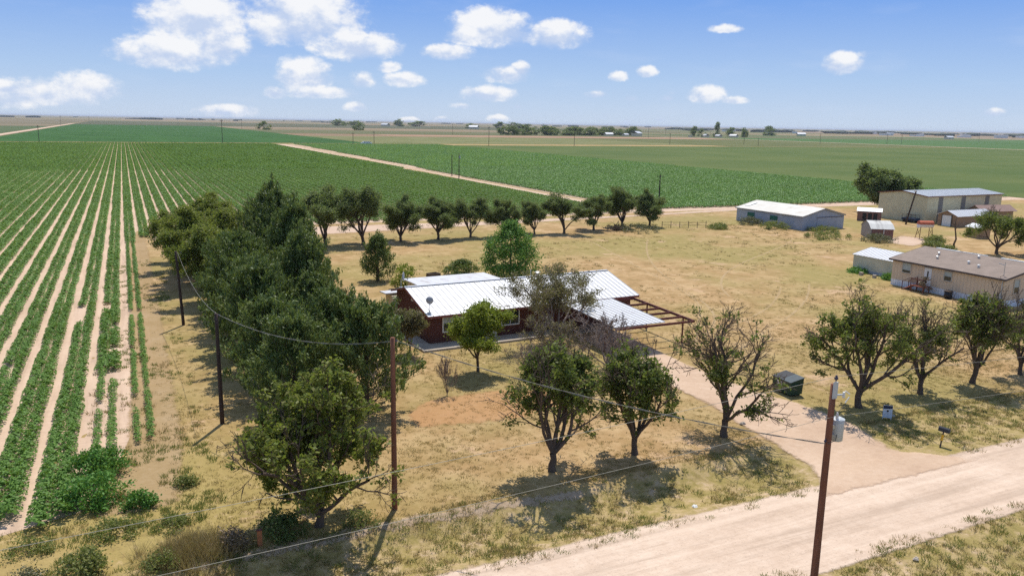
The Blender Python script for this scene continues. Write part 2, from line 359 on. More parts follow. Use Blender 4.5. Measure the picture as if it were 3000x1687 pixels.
MT['brownroof'] = siding('brown_tile', (.30, .2, .165), 0, .3, .8)
def roofmetal(name, c, streak=.15, dirt=(.5, .45, .38), rough=.42, metal=.15):
    m, t = new_mat(name); p = obc(t)
    n = t.noise(t.v('MULTIPLY', p, (1.5, .3, .3)), 1.2, 6, .65); b = t.noise(p, .5, 6, .7)
    col = t.mix(t.m('MULTIPLY', t.sstep(n, .45, .75), streak), c, dirt)
    col = t.mix(t.m('MULTIPLY', t.sstep(b, .52, .72), streak*1.3), col, tuple(x*.75 for x in dirt))
    finish(t, col, rough, n, .1, .02, .35, metal); return m
MT['roofwhite'] = roofmetal('white_metal_roof', (.64, .65, .67), .3)
MT['roofrib'] = simple('roof_seam', (.5, .5, .5), .1, 3, .5)  # darker grey on the ribs paints in their thin shadow lines
MT['roofrusty'] = roofmetal('stained_flat_roof', (.66, .66, .67), .6, (.42, .33, .24))
MT['roofgrey'] = roofmetal('grey_metal_roof', (.46, .50, .54), .3, (.33, .32, .3), .5)
MT['roofcream'] = roofmetal('chalky_metal_roof', (.55, .54, .5), .5, (.42, .33, .24), .6)
MT['roofold'] = roofmetal('old_corrugated_roof', (.5, .5, .48), .75, (.26, .25, .24), .6)
MT['bandgrey'] = siding('dull_grey_band', (.2, .19, .17), 3, .3, .8)
def brick():
    m, t = new_mat('dark_red_brick'); p = obc(t); s = t.n('ShaderNodeSeparateXYZ', {0: p})
    v = t.n('ShaderNodeCombineXYZ', {0: t.m('ADD', s.outputs[0], s.outputs[1]), 1: s.outputs[2]}).outputs[0]
    b = t.n('ShaderNodeTexBrick', {'Vector': v, 'Color1': (.14, .042, .03, 1), 'Color2': (.095, .03, .023, 1), 'Mortar': (.13, .07, .055, 1), 'Scale': 1., 'Mortar Size': .012, 'Brick Width': .22, 'Row Height': .075})
    n = t.noise(p, .7, 5, .6)
    finish(t, t.mix(t.m('MULTIPLY', n, .4), b.outputs[0], (.09, .03, .026)), .85, b.outputs[1], .3, .01); return m
MT['brick'] = brick()

# ------------------------------------------------------------------ ground
rng = np.random.default_rng(7)
def sm(x, a, b):
    t = np.clip((x-a)/(b-a), 0, 1); return t*t*(3-2*t)
def vnoise(x, y, s, seed=0):
    x = np.asarray(x)/s; y = np.asarray(y)/s
    xi, yi = np.floor(x), np.floor(y); fx, fy = x-xi, y-yi; fx = fx*fx*(3-2*fx); fy = fy*fy*(3-2*fy)
    h = lambda a, b: np.modf(np.abs(np.sin(a*127.1+b*311.7+seed*74.7)*43758.5453))[0]
    return (h(xi, yi)*(1-fx)+h(xi+1, yi)*fx)*(1-fy)+(h(xi, yi+1)*(1-fx)+h(xi+1, yi+1)*fx)*fy
def zg(x, y):                                  # ground height: roadside ditch with a sandy bank
    x = np.asarray(x, float); y = np.asarray(y, float)
    k = .55*(1-.8*sm(x, 25, 33))*sm(y, 28., 29.6)*(1-sm(y, 31.2, 33.0+.5*(vnoise(x, 0*x, 3.)-.5)))
    k2 = .25*(1-sm(y, 18.5, 21.2))
    near = (1-sm(np.hypot(x-15, y-30), 40, 70))*np.where((y < 21.5) | ((y > 28.3) & (y < 33.5)), 1, .25)
    return -k-k2+near*.09*(vnoise(x, y, 1.1, 3)-.5)
xs = np.concatenate([-np.geomspace(30000, 70, 14), np.linspace(-60, -22, 12), np.arange(-20, 76, .6), np.linspace(78, 200, 26), np.geomspace(220, 30000, 22)])
ys = np.concatenate([-np.geomspace(30000, 20, 12), np.linspace(-10, 14, 7), np.arange(16, 36, .35), np.arange(36.5, 70, 1.2), np.linspace(72, 180, 22), np.geomspace(200, 40000, 26)])
GX, GY = np.meshgrid(xs, ys); GZ = zg(GX, GY)
nx, ny = len(xs), len(ys)
idx = (np.arange(ny-1)[:, None]*nx+np.arange(nx-1)[None, :]).ravel()
gr = mesh_np('ground', np.stack([GX, GY, GZ], -1).reshape(-1, 3), np.stack([idx, idx+1, idx+nx+1, idx+nx], 1), MT['ground'], smooth=True)
tag(gr, kind='structure')

def ribbon(name, left, right, mat, dz=.02, seg=1.0, cols=8, feather=1.2, jit=.25, hfun=zg):
    """a strip between two polylines; attribute `edge` runs 0 at the rim to 1 inside so the rim frays"""
    L = np.array(left, float); R = np.array(right, float)
    def res(P, n):
        d = np.r_[0, np.cumsum(np.hypot(*np.diff(P, axis=0).T))]; t = np.linspace(0, d[-1], n)
        return np.stack([np.interp(t, d, P[:, 0]), np.interp(t, d, P[:, 1])], 1)
    ln = np.hypot(*np.diff(L, axis=0).T).sum(); n = max(4, min(400, int(ln/seg)))
    L, R = res(L, n), res(R, n)
    t = np.linspace(0, 1, cols)
    Pt = L[:, None]*(1-t[None, :, None])+R[:, None]*t[None, :, None]
    x, y = Pt[..., 0], Pt[..., 1]
    wd = np.hypot(*(L-R).T)[:, None]
    e = np.minimum(np.minimum(t, 1-t)[None, :]*wd/feather, 1)
    ends = np.minimum(np.arange(n), np.arange(n)[::-1])*ln/(n-1)/feather
    e = np.minimum(e, np.minimum(ends, 1)[:, None])
    v = np.stack([x, y, hfun(x, y)+dz], -1).reshape(-1, 3)
    i = (np.arange(n-1)[:, None]*cols+np.arange(cols-1)[None, :]).ravel()
    f = np.stack([i, i+1, i+cols+1, i+cols], 1)
    o = mesh_np(name, v, f, mat, smooth=True)
    a = o.data.attributes.new('edge', 'FLOAT', 'POINT'); a.data.foreach_set('value', e.ravel().astype(np.float32))
    if o.data.polygons[0].normal.z < 0: o.data.flip_normals()
    return tag(o, kind='structure')
ribbon('road', [(-400, 28.1), (-20, 28.1), (20, 28.2), (50, 28.0), (600, 28.0)], [(-400, 21.1), (-20, 21.1), (20, 21.1), (50, 21.5), (600, 21.5)], MT['road'], .03, 2.0, 22, .9)
ribbon('driveway', [(29.5, 26.2), (32.2, 30), (32.4, 34), (33.2, 40), (33.2, 48), (33.8, 58.5)], [(42.8, 26.2), (39.4, 29.5), (40.3, 33), (40.2, 37), (39, 41), (38.6, 48), (39.2, 58.5)], MT['drive'], .05, .6, 20, 1.5)
ribbon('field_margin', [(-3.2, 38), (-1.5, 46), (-1.2, 60), (-.8, 140)], [(1.6, 38), (2.4, 46), (2.5, 60), (2.6, 140)], MT['brownstrip'], .016, 1., 10, 1.4)
ribbon('sand_path', [(2, 139), (30, 139), (60, 137.5), (92, 138.2), (130, 143), (220, 141)], [(2, 127.5), (30, 127.5), (60, 130.5), (92, 134), (130, 138), (220, 137)], MT['sandfe'], .02, 2., 10, 3)
ribbon('farm_lane', [(95.8, 138), (96.8, 200), (98, 260), (103.6, 440), (108.6, 614)], [(100.4, 138), (100.4, 200), (101, 260), (106.9, 440), (112.2, 614)], MT['sandfe'], .03, 3., 7, 1.3)
ribbon('bare_patch', [(14.5, 46), (17, 48.6), (21.5, 48.8), (26, 47)], [(13.8, 43), (17, 42.2), (21, 41.6), (26, 43)], MT['orange'], .012, .5, 12, 2.2)
ribbon('sandy_bank', [(1, 32.0), (9, 32.1), (14, 32.0), (20, 31.8)], [(1, 33.1), (9, 33.2), (14, 33.1), (20, 32.7)], MT['bankdirt'], .02, .4, 9, .7)
ribbon('bare_patch', [(111, 91), (116, 95), (122, 97)], [(111, 85), (117, 87), (124, 89)], MT['sandfe'], .012, 1, 8, 2.5)
for pts in ([(67.3, 114), (58, 80), (55, 71.5), (49.9, 59.5), (42, 52)], [(75.9, 107), (62, 86), (56, 71.5), (52, 62), (44, 53.5)], [(67.7, 68.7), (60, 62), (53.7, 58.1), (45, 54)], [(72.4, 69.1), (62, 60), (52.7, 54.2), (44, 49)], [(100, 100), (86, 90), (70, 80), (58, 66)]):
    p = np.array(pts); nn = np.array([.22, -.18]); k_ = np.arange(len(p))
    pc = np.polyfit(k_, p, min(3, len(p)-1)); tt = np.linspace(0, len(p)-1, 40); p = sum(pc[-1-q_][None]*tt[:, None]**q_ for q_ in range(len(pc)))
    ribbon('wheel_track', p+nn, p-nn, MT['track'], .01, 1., 5, .35)

def rect(name, x0, x1, y0, y1, mat, z, stuff=None):
    o = mesh_np(name, [(x0, y0, z), (x1, y0, z), (x1, y1, z), (x0, y1, z)], [(0, 1, 2, 3)], mat)
    return tag(o, kind='structure')
# cotton field soil (two fields either side of the farm lane)
def sheet(name, pts, mat, z):
    o = mesh_np(name, [(x, y, z) for x, y in pts], [tuple(range(len(pts)))], mat); return tag(o, kind='structure')
sheet('field_soil', [(-400, 38.2), (-6, 38.4), (-3, 39.5), (-1.2, 46), (.9, 60), (.9, 141), (96, 141), (97, 260), (103, 440), (108, 614), (-400, 614)], MT['sand'], .008)
sheet('field_soil', [(101.2, 141), (226, 138), (226, 614), (113, 614), (107.5, 440), (101.6, 260)], MT['sand'], .008)
GREEN = far_field('far_green_crop', (.034, .095, .02), (.05, .125, .027), (.5, .01, 1), .02, .3)
rect('far_field', -91, 181, 642, 1900, GREEN, .06)
rect('far_field', 226.5, 842, 60, 596, far_field('olive_crop', (.085, .125, .034), (.12, .15, .045), (.02, .9, 1), .015, .35), .05)
rect('far_field', 856, 1900, 300, 1500, far_field('right_green_crop', (.07, .135, .04), (.09, .16, .05), (.03, .6, 1), .01, .3), .07)
rect('far_field', 182, 520, 642, 930, far_field('yellow_pasture', (.15, .165, .062), (.22, .21, .095), (.02, .1, 1), .03, .4), .06)
rect('far_field', 300, 830, 955, 1060, far_field('red_plough', (.33, .2, .125), (.4, .26, .17), (.02, .3, 1), .01, .25), .07)
rect('far_field', 521, 842, 600, 931, far_field('thin_green_crop', (.11, .125, .045), (.15, .155, .06), (.03, .5, 1), .02, .3), .06)
rect('far_field', 182, 1700, 1086, 1420, far_field('grey_stubble', (.115, .13, .055), (.155, .15, .075), (.02, .1, 1), .01, .3), .08)
rect('far_field', -95, 1500, 1901, 3300, far_field('dark_fallow', (.09, .1, .05), (.13, .125, .075), (.03, .4, 1), .006, .4), .1)
rect('far_field', -1500, -106, 1500, 3900, far_field('pale_fallow', (.15, .135, .08), (.24, .19, .12), (.01, .1, 1), .004, .2), .1)
rect('far_field', -900, -104, 640, 1499, far_field('left_mixed_crop', (.075, .115, .045), (.11, .135, .06), (.03, .3, 1), .008, .3), .07)
rect('far_lane', -103, -94, 614, 2100, MT['sand'], .12)
rect('far_lane', 843, 854, 250, 1500, MT['sand'], .12)
rect('far_lane', 226, 843, 597, 603, far_field('grassy_lane', (.3, .25, .1), (.42, .33, .16), (.05, .05, 1), .05, .5), .12)
rect('far_lane', -400, 181, 615, 626, far_field('weedy_turnrow', (.16, .17, .05), (.4, .32, .13), (.05, .05, 1), .06, .5), .1)

# ------------------------------------------------------------------ scattering (ground cover only)
TEMPL = bpy.data.collections.new('plant_templates')
def quads(C, N, L, Wd, R, tang=None):
    """leaf quads: centres, normals, lengths, widths"""
    N = N/np.linalg.norm(N, axis=1)[:, None]
    T = R.normal(size=C.shape) if tang is None else tang
    T = T-N*(T*N).sum(1)[:, None]; T /= (np.linalg.norm(T, axis=1)[:, None]+1e-9); B = np.cross(N, T)
    L = np.broadcast_to(L, len(C))[:, None]*.5; Wd = np.broadcast_to(Wd, len(C))[:, None]*.5
    V = np.stack([C-T*L, C+B*Wd-T*L*.1, C+T*L, C-B*Wd-T*L*.1], 1)
    return V.reshape(-1, 3), np.arange(len(C)*4).reshape(-1, 4)
def row_template(name, L, hw, h, n, ls, mat, seed, pair=0):
    R = np.random.default_rng(seed)
    x = np.clip(R.normal(0, hw*.5, n), -hw, hw); y = R.uniform(-L/2, L/2, n)
    hh = h*(.72+.28*np.sin(y*5.1+seed)*np.sin(x*7))
    z = hh*(.25+.75*np.sqrt(np.clip(1-(x/hw)**2*.8, 0, 1)))*R.uniform(.35, 1, n)**.45
    if pair: x = x+np.where(R.random(n) < .5, -pair, pair)
    N = R.normal(size=(n, 3))*.42+np.array([0, -.12, 1.]); N[:, 0] += x/hw*.4
    s = ls*R.uniform(.7, 1.25, n)
    v, f = quads(np.stack([x, y, z], 1), N, s, s*.9, R)
    o = mesh_np(name, v, f, mat, link=False); TEMPL.objects.link(o); return o
def tuft_template(name, n, h, r, mat, seed, wd=.012, spread=.5):
    R = np.random.default_rng(seed)
    a = R.uniform(0, 2*np.pi, n); q = r*np.sqrt(R.random(n))
    b = np.stack([q*np.cos(a), q*np.sin(a), np.zeros(n)], 1)
    d = np.stack([np.cos(a)*spread*R.random(n), np.sin(a)*spread*R.random(n), np.ones(n)], 1); d += R.normal(size=(n, 3))*.15
    d /= np.linalg.norm(d, axis=1)[:, None]; hh = h*R.uniform(.5, 1, n)[:, None]
    sd = np.cross(d, R.normal(size=(n, 3))); sd /= np.linalg.norm(sd, axis=1)[:, None]
    v = np.stack([b-sd*wd, b+sd*wd, b+d*hh+sd*wd*.3, b+d*hh-sd*wd*.3], 1).reshape(-1, 3)
    o = mesh_np(name, v, np.arange(4*n).reshape(-1, 4), mat, link=False); TEMPL.objects.link(o); return o
def scatter(name, pts, rz, sc, templates, which, label=None):
    pts = np.asarray(pts, np.float32)
    me = bpy.data.meshes.new(name); me.vertices.add(len(pts)); me.vertices.foreach_set('co', pts.ravel())
    for nm, ty, val in (('rz', 'FLOAT', rz), ('pick', 'INT', which)):
        a = me.attributes.new(nm, ty, 'POINT'); a.data.foreach_set('value', np.asarray(val, np.int32 if ty == 'INT' else np.float32))
    a = me.attributes.new('scl', 'FLOAT_VECTOR', 'POINT'); a.data.foreach_set('vector', np.asarray(sc, np.float32).ravel())
    o = bpy.data.objects.new(name, me); COL.objects.link(o); tag(o, kind='stuff')
    cl = bpy.data.collections.new(name+'_templates')
    for i, t in enumerate(templates): cl.objects.link(t)
    order = sorted(t.name for t in templates); rank = np.array([order.index(t.name) for t in templates])
    me.attributes['pick'].data.foreach_set('value', rank[np.asarray(which)].astype(np.int32))
    ng = bpy.data.node_groups.new(name, 'GeometryNodeTree')
    ng.interface.new_socket('Geometry', in_out='INPUT', socket_type='NodeSocketGeometry')
    ng.interface.new_socket('Geometry', in_out='OUTPUT', socket_type='NodeSocketGeometry')
    N = ng.nodes.new; LK = ng.links.new
    gi, go = N('NodeGroupInput'), N('NodeGroupOutput')
    ip = N('GeometryNodeInstanceOnPoints'); ci = N('GeometryNodeCollectionInfo')
    ci.inputs['Collection'].default_value = cl; ci.inputs['Separate Children'].default_value = True; ci.inputs['Reset Children'].default_value = True
    def attr(nm, ty):
        q = N('GeometryNodeInputNamedAttribute'); q.data_type = ty; q.inputs['Name'].default_value = nm; return q.outputs[0]
    cx = N('ShaderNodeCombineXYZ'); LK(attr('rz', 'FLOAT'), cx.inputs[2])
    mp = N('GeometryNodeMeshToPoints'); LK(gi.outputs[0], mp.inputs[0]); LK(mp.outputs[0], ip.inputs['Points'])
    LK(ci.outputs[0], ip.inputs['Instance']); ip.inputs['Pick Instance'].default_value = True
    LK(attr('pick', 'INT'), ip.inputs['Instance Index']); LK(cx.outputs[0], ip.inputs['Rotation']); LK(attr('scl', 'FLOAT_VECTOR'), ip.inputs['Scale'])
    LK(ip.outputs[0], go.inputs[0])
    md = o.modifiers.new('scatter', 'NODES'); md.node_group = ng
    return o

def inview(x, y, pad=6):
    b = np.degrees(np.arctan2(x, y)); d = np.hypot(x, y); pd = np.degrees(pad/d)
    return (b > 25.7-33.2-pd) & (b < 25.7+33.2+pd)
near_t = [row_template('cotton_a%d' % i, .8, .42, .74, 170, .13, MT['cotton'], 10+i) for i in range(4)]
thin_t = [row_template('cotton_b%d' % i, .7, .25, .62, 70, .12, MT['cotton'], 20+i) for i in range(3)]
mid_t = [row_template('cotton_c%d' % i, 1.6, .42, .7, 150, .2, MT['cotton'], 30+i) for i in range(3)]
far_t = [row_template('cotton_d%d' % i, 4.2, .4, .75, 160, .42, MT['cotton'], 40+i, .4) for i in range(3)]
midB = [row_template('cotton_e%d' % i, 1.9, .55, .8, 90, .32, MT['cottonB'], 50+i) for i in range(3)]
farB = [row_template('cotton_f%d' % i, 4.2, .5, .8, 150, .45, MT['cottonB'], 60+i, .52) for i in range(3)]
R = np.random.default_rng(3)
PX, SC, WH, RZ = [], [], [], []
TA = near_t+thin_t+mid_t+far_t
def put(x, y, s, k):
    PX.append((x, y, 0.0)); SC.append(s); WH.append(k); RZ.append(0.0 if R.random() < .5 else math.pi)
rows = []
for k in range(-48, 60):
    for sd in (-.37, .37): rows.append(-.08+2.05*k+sd)
for x in rows:
    if x > 95.2: continue
    sparse = x > -3.2 and x < .6
    y0 = 39 + .8*math.sin(x*1.7)+R.uniform(-.4, .4)
    if x > .6: y0 = 134 if x < 8 else 143
    elif sparse: y0 = {True: 47, False: 42.5}[x > -1.]+R.uniform(0, 1.5)
    wide = 1.0 if x < -3.2 else 0
    y = y0
    while y < 86:
        vn = vnoise(x*3.1, y, 2.6, 5); vn2 = vnoise(x*7.7, y, 6., 8)
        if sparse:
            lim = .24 if x < -1 else .28
            if vn > lim and vn2 > .16:
                g = .7+.5*vn
                k = R.integers(4, 7) if x > -1.2 or y < 62 else R.integers(0, 4)
                put(x+R.normal(0, .03), y, (g*(.9 if x > -1.2 else 1), 1, g), k)
        else:
            g = .84+.34*vn+(.25 if y < 43.5 else .08 if y < 48 else -.1*float(sm(y, 52, 70)))
            if not (vn2 < .1): put(x+R.normal(0, .04), y, (g*(1.02 if x < -12 else .9), 1.05, g), R.integers(0, 4))
        y += .62
    y = max(y, y0)
    while y < 300:
        if inview(np.array(x), np.array(y)):
            g = .9+.25*vnoise(x*2, y, 5., 2)
            thin = (.55 if (-1. < x < .6 and y < 128) else .78+.22*max(float(sm(y, 130, 230)), float(sm(-x, 8, 20))))
            put(x+R.normal(0, .04), y, (g*thin, 1.05, g*thin), R.integers(7, 10))
        y += 1.4
for k in range(-60, 48):
    x = -.08+2.05*k; y = 301.
    while y < 613:
        if inview(np.array(x), np.array(y)) and x < 95+(y-200)*.028: put(x, y, (1.06, 1, 1+.2*R.random()), R.integers(10, 13))
        y += 4.
SC = np.array(SC); PXA = np.array(PX)
scatter('cotton_crop', PXA, RZ, SC, TA, np.array(WH))
PX, SC, WH, RZ = [], [], [], []
x = 103.
while x < 225:
    y = 146+R.uniform(-.5, .5) + max(0, (x-140)*-.02)
    while y < 300:
        if x > 101.5+max(0, (y-200)*.027) and inview(np.array(x), np.array(y)): put(x+R.normal(0, .05), y, (1.05, 1.05, .85+.35*vnoise(x*2, y, 5., 2)), R.integers(0, 3))
        y += 1.7
    x += 1.02
x = 104.
while x < 225:
    y = 301.
    while y < 612:
        if x > 103+max(0, (y-200)*.027) and inview(np.array(x), np.array(y)): put(x, y, (1.06, 1, 1+.2*R.random()), R.integers(3, 6))
        y += 4.
    x += 2.05
scatter('cotton_crop', np.array(PX), RZ, np.array(SC), midB+farB, np.array(WH))

# grass tufts and verge weeds
tufts = [tuft_template('tuft_a', 16, .13, .16, MT['straw'], 1, .011), tuft_template('tuft_b', 16, .11, .18, MT['grasst'], 2, .012), tuft_template('tuft_c', 22, .26, .16, MT['weed'], 3, .016, .8), tuft_template('tuft_d', 22, .34, .2, MT['straw'], 4, .013, .7), tuft_template('tuft_e', 18, .22, .2, MT['grasst'], 5, .014, .8)]
def blocked(x, y):
    drive = (y < 59) & (y > 27) & (x > np.interp(y, [27, 34, 40, 58], [30.8, 32.6, 33.4, 34])) & (x < np.interp(y, [27, 29.5, 33, 37, 41, 58], [41.3, 39.4, 40.2, 40.1, 39, 39.1]))
    road = (y > 22.3) & (y < 27.15)
    house = (x > 20.3) & (x < 42.5) & (y > 58.5) & (y < 75)
    fld = (x < 1.0) & (y > 38)
    return drive | road | house | fld
# verge
n = 36000; x = R.uniform(-8, 75, n); y = R.uniform(12, 33.4, n)
keep = ~blocked(x, y) & inview(x, y) & (vnoise(x, y, 1.3, 4)*.6+vnoise(x, y, 4., 6)*.4 > R.uniform(.22, .7, n))
x, y = x[keep], y[keep]; s = R.uniform(.5, 1.15, len(x))
gr_n = vnoise(x, y, 5, 9)
wh = np.where(R.random(len(x)) < .25+.45*gr_n, R.choice([2, 4], len(x)), R.choice([0, 1, 3, 4], len(x)))
scatter('verge_grass', np.stack([x, y, zg(x, y)], 1), R.uniform(0, 6.28, len(x)), np.stack([s]*3, 1)*np.array([1.0, 1.0, .68]), tufts, wh)
# lawn and near pasture
n = 90000; x = R.uniform(.5, 95, n); y = 33+R.random(n)**1.6*78
keep = ~blocked(x, y) & inview(x, y) & (vnoise(x, y, 1.4, 4)*.6+vnoise(x, y, 5., 6)*.4 > R.uniform(.15, .8, n)) & (R.random(n) > (y-42)/34)
x, y = x[keep], y[keep]; s = R.uniform(.4, .95, len(x))*(1+(y-33)/140)
wh = np.where(R.random(len(x)) < .2+.3*vnoise(x, y, 9, 2), 1, 0)
scatter('lawn_grass', np.stack([x, y, zg(x, y)], 1), R.uniform(0, 6.28, len(x)), np.stack([s, s, s*.8], 1), tufts[:2], wh)
# scattered low weeds in the pasture
n = 4500; x = R.uniform(20, 112, n); y = R.uniform(55, 125, n)
keep = ~blocked(x, y) & inview(x, y) & (vnoise(x, y, 9., 41)*.6+vnoise(x, y, 2.5, 42)*.4 > R.uniform(.42, .8, n)) & ~((x > 80) & (y < 76))
x, y = x[keep], y[keep]; s = R.uniform(.7, 1.6, len(x))
scatter('pasture_weeds', np.stack([x, y, 0*x], 1), R.uniform(0, 6.28, len(x)), np.stack([s*1.2, s*1.2, s*.6], 1), tufts, R.choice([0, 1, 3, 4, 4], len(x)))
# weedy margin beside the crop
n = 5200; x = R.uniform(-9, 3.2, n); y = 31.5+R.random(n)**1.8*80
keep = (vnoise(x, y, 1.6, 14) > .47) & ((x > -3) | (y < 38.5))
x, y = x[keep], y[keep]; s = R.uniform(.5, 1.1, len(x))
scatter('margin_weeds', np.stack([x, y, zg(x, y)], 1), R.uniform(0, 6.28, len(x)), np.stack([s*1.1, s*1.1, s*.85], 1), tufts, np.where(vnoise(x, y, 2.4, 31) > .5, 2, R.choice([0, 1, 2, 3, 4], len(x))))

# ------------------------------------------------------------------ trees
def rot_about(d, ang, az, R):
    a = d.orthogonal().normalized(); b = d.cross(a)
    return (d*math.cos(ang)+(a*math.cos(az)+b*math.sin(az))*math.sin(ang)).normalized()
def skeleton(seed, fork=.2, limbs=5, limb_ang=(22, 50), levels=3, kids=(4, 4, 4), up=.12, wob=.16, ratio=.55, r0=.028, inner=False):
    """branches of a unit-height tree: list of (points, radii), tips (point, direction)"""
    R = random.Random(seed); polys = []; tips = []
    def br(p, d, L, r, lev):
        n = 6 if lev < 2 else 4; pts = [p.copy()]; ds = [d]
        for i in range(n):
            d = (d+Vector((R.gauss(0, wob), R.gauss(0, wob), R.gauss(0, wob)*.6+up))).normalized()
            p = p+d*(L/n); pts.append(p.copy()); ds.append(d)
        r1 = r*(.5 if lev < levels else .25)
        polys.append((pts, [r+(r1-r)*i/n for i in range(n+1)]))
        if lev < levels:
            for c in range(kids[lev]):
                t = .3+.7*(c+R.random())/kids[lev]; i = min(n-1, int(t*n)); q = pts[i].lerp(pts[i+1], t*n-i)
                br(q, rot_about(ds[i], rad(R.uniform(25, 58)), R.uniform(0, 6.28), R), L*ratio*(1.15-.45*t)*R.uniform(.75, 1.25), max(.0016, (r+(r1-r)*t)*.58), lev+1)
        if lev >= levels-1 or inner:
            for i in range(1, n+1): tips.append((pts[i], ds[i]))
    tr = [Vector((0, 0, 0))]
    for i in range(3): tr.append(tr[-1]+Vector((R.gauss(0, .008), R.gauss(0, .008), fork/3)))
    polys.append((tr, [r0*1.35, r0*1.05, r0*.95, r0*1.02]))
    a0 = R.uniform(0, 6.28)
    for k in range(limbs):
        d = rot_about(Vector((0, 0, 1)), rad(R.uniform(*limb_ang) if k else R.uniform(3, 12)), a0+k*6.283/max(1, limbs-1)+R.uniform(-.35, .35), R)
        br(tr[-1]-Vector((0, 0, fork*.12*R.random())), d, (1-fork)*R.uniform(.72, .95), r0*R.uniform(.5, .68), 0 if levels == 3 else 0)
    return polys, tips
def norm_tree(polys, tips, h, wd):
    A = np.array([p for P, _ in polys for p in P]); zmax = A[:, 2].max()
    rr = np.percentile(np.hypot(A[:, 0], A[:, 1]), 96)
    sx, sz = wd/2/rr, h/zmax
    f = lambda p: Vector((p[0]*sx, p[1]*sx, p[2]*sz))
    return [([f(p) for p in P], [q*h for q in r]) for P, r in polys], [(f(p), d) for p, d in tips]
def woods(polys, minr=.008, maxlev=9):
    mb = MB()
    for P, r in polys:
        mb.tube(P, [max(minr, x) for x in r], 6 if r[0] > .05 else 3, cap=False)
    return mb
def foliage(tips, seed, per, sig, ls, lw, keep, mat, up=.5, hang=0.):
    R = np.random.default_rng(seed); C = []
    for p, d in tips:
        if R.random() < keep(p): C.append(np.array(p))
    C = np.repeat(np.array(C), per, 0); n = len(C)
    C = C+R.normal(size=(n, 3))*sig*np.array([1, 1, .8]); C[:, 2] -= hang*np.abs(R.normal(size=n))*sig
    N = R.normal(size=(n, 3))+np.array([0, 0, up]); s = R.uniform(.65, 1.3, n)
    return quads(C, N, ls*s, lw*s, R)
def make_broad(name, seed, h, wd, leafmat, per=9, sig=.22, ls=.24, lw=.13, bare=None, minz=0., skel=None, up=.5, bark='bark', parent_kw=None, minr=.01, hang=0., keepall=1.0, zone=None):
    polys, tips = skeleton(seed, **(skel or {})); polys, tips = norm_tree(polys, tips, h, wd)
    root = empty(name, (0, 0, 0))
    woods(polys, minr).build('trunk', MT[bark], root, True)
    if per:
        Rr = random.Random(seed)
        def keep(p):
            k = keepall
            if zone is not None:
                q = (math.hypot(p[0], p[1])/zone[0])**2+((p[2]-zone[1])/zone[2])**2
                q *= .55+.9*float(vnoise(p[0]*1.1+p[2]*.9+seed, p[1]*1.1-p[2]*.7+40, .95, seed % 13))
                return min(1., k*(1+1.5*max(0., .42-p[2]/h)))*max(.03, min(1., (1.1-q)/.3))
            if p[2] < minz*h: k *= .1
            if bare is not None:
                t = p[2]/h+ .35*math.hypot(p[0], p[1])/(wd/2)*bare[1]
                k *= max(0., min(1., (bare[0]-t)/.18+.5))
            return k
        v, f = foliage(tips, seed, per, sig, ls, lw, keep, leafmat, up, hang)
        mesh_np('crown', v, f, leafmat, root)
    return root
def place(root, x, y, rz, sc, label, cat, group=None, z=None):
    root.location = (x, y, float(zg(x, y))-.03 if z is None else z); root.rotation_euler = (0, 0, rz); root.scale = (sc, sc, sc)
    return tag(root, label, cat, group)

# front row of half-bare pecans along the road
PE = MT['pecan']; GF = 'half bare pecan trees along the road'
pk = dict(fork=.16, limbs=7, limb_ang=(12, 46), kids=(6, 5, 4), up=.06, ratio=.54, r0=.024, wob=.2, inner=True)
FR = [(19.3, 34.8, 7.9, 5.6, 101, (2.6, 3.7, 3.3), .19, 'leafy roadside tree with dappled shadow over the sandy ditch bank'),
      (24.6, 34.9, 6.8, 5.0, 102, (2.1, 3.3, 2.9), .19, 'smaller roadside tree between the ditch bank tree and the driveway tree'),
      (31.0, 35.0, 8.2, 8.0, 103, (2.0, 2.8, 2.1), .42, 'mostly bare tree left of the driveway with leaves low around its trunk'),
      (42.7, 35.5, 9.0, 8.6, 104, (3.3, 4.2, 3.1), .2, 'largest roadside tree with thick trunk behind the white yard sign'),
      (49.0, 35.8, 7.0, 5.4, 105, (2.0, 2.8, 2.1), .2, 'thin roadside tree with bare twig top next right of the largest one'),
      (54.8, 36.0, 8.0, 6.4, 106, (2.4, 3.7, 2.9), .2, 'roadside tree in front of the mobile home corner'),
      (60.2, 35.9, 6.6, 6.0, 107, (2.2, 2.9, 2.2), .16, 'roadside tree cut off by the right edge of the photo')]
for x, y, h, wd, sd, zone, ka, lab in FR:
    tr = make_broad('pecan_tree', sd, h, wd, PE, 17, .15, .2, .115, None, .0, pk, .8, minr=.014, keepall=ka, bark='twigbark', zone=zone)
    place(tr, x, y, sd*1.3, 1, lab, 'tree', GF)
# elm at the left end of the row
tr = make_broad('elm_tree', 111, 8.1, 7.6, MT['elm'], 20, .16, .22, .125, None, 0., dict(fork=.1, limbs=9, limb_ang=(10, 72), kids=(6, 5, 4), up=.05, r0=.024, wob=.2, inner=True), .8, minr=.014, keepall=.2, bark='twigbark', zone=(3.4, 4.2, 3.9))
place(tr, 6.8, 33.8, .6, 1, 'olive leaved elm with dead grey twigs beside the red brown corner pole', 'tree')
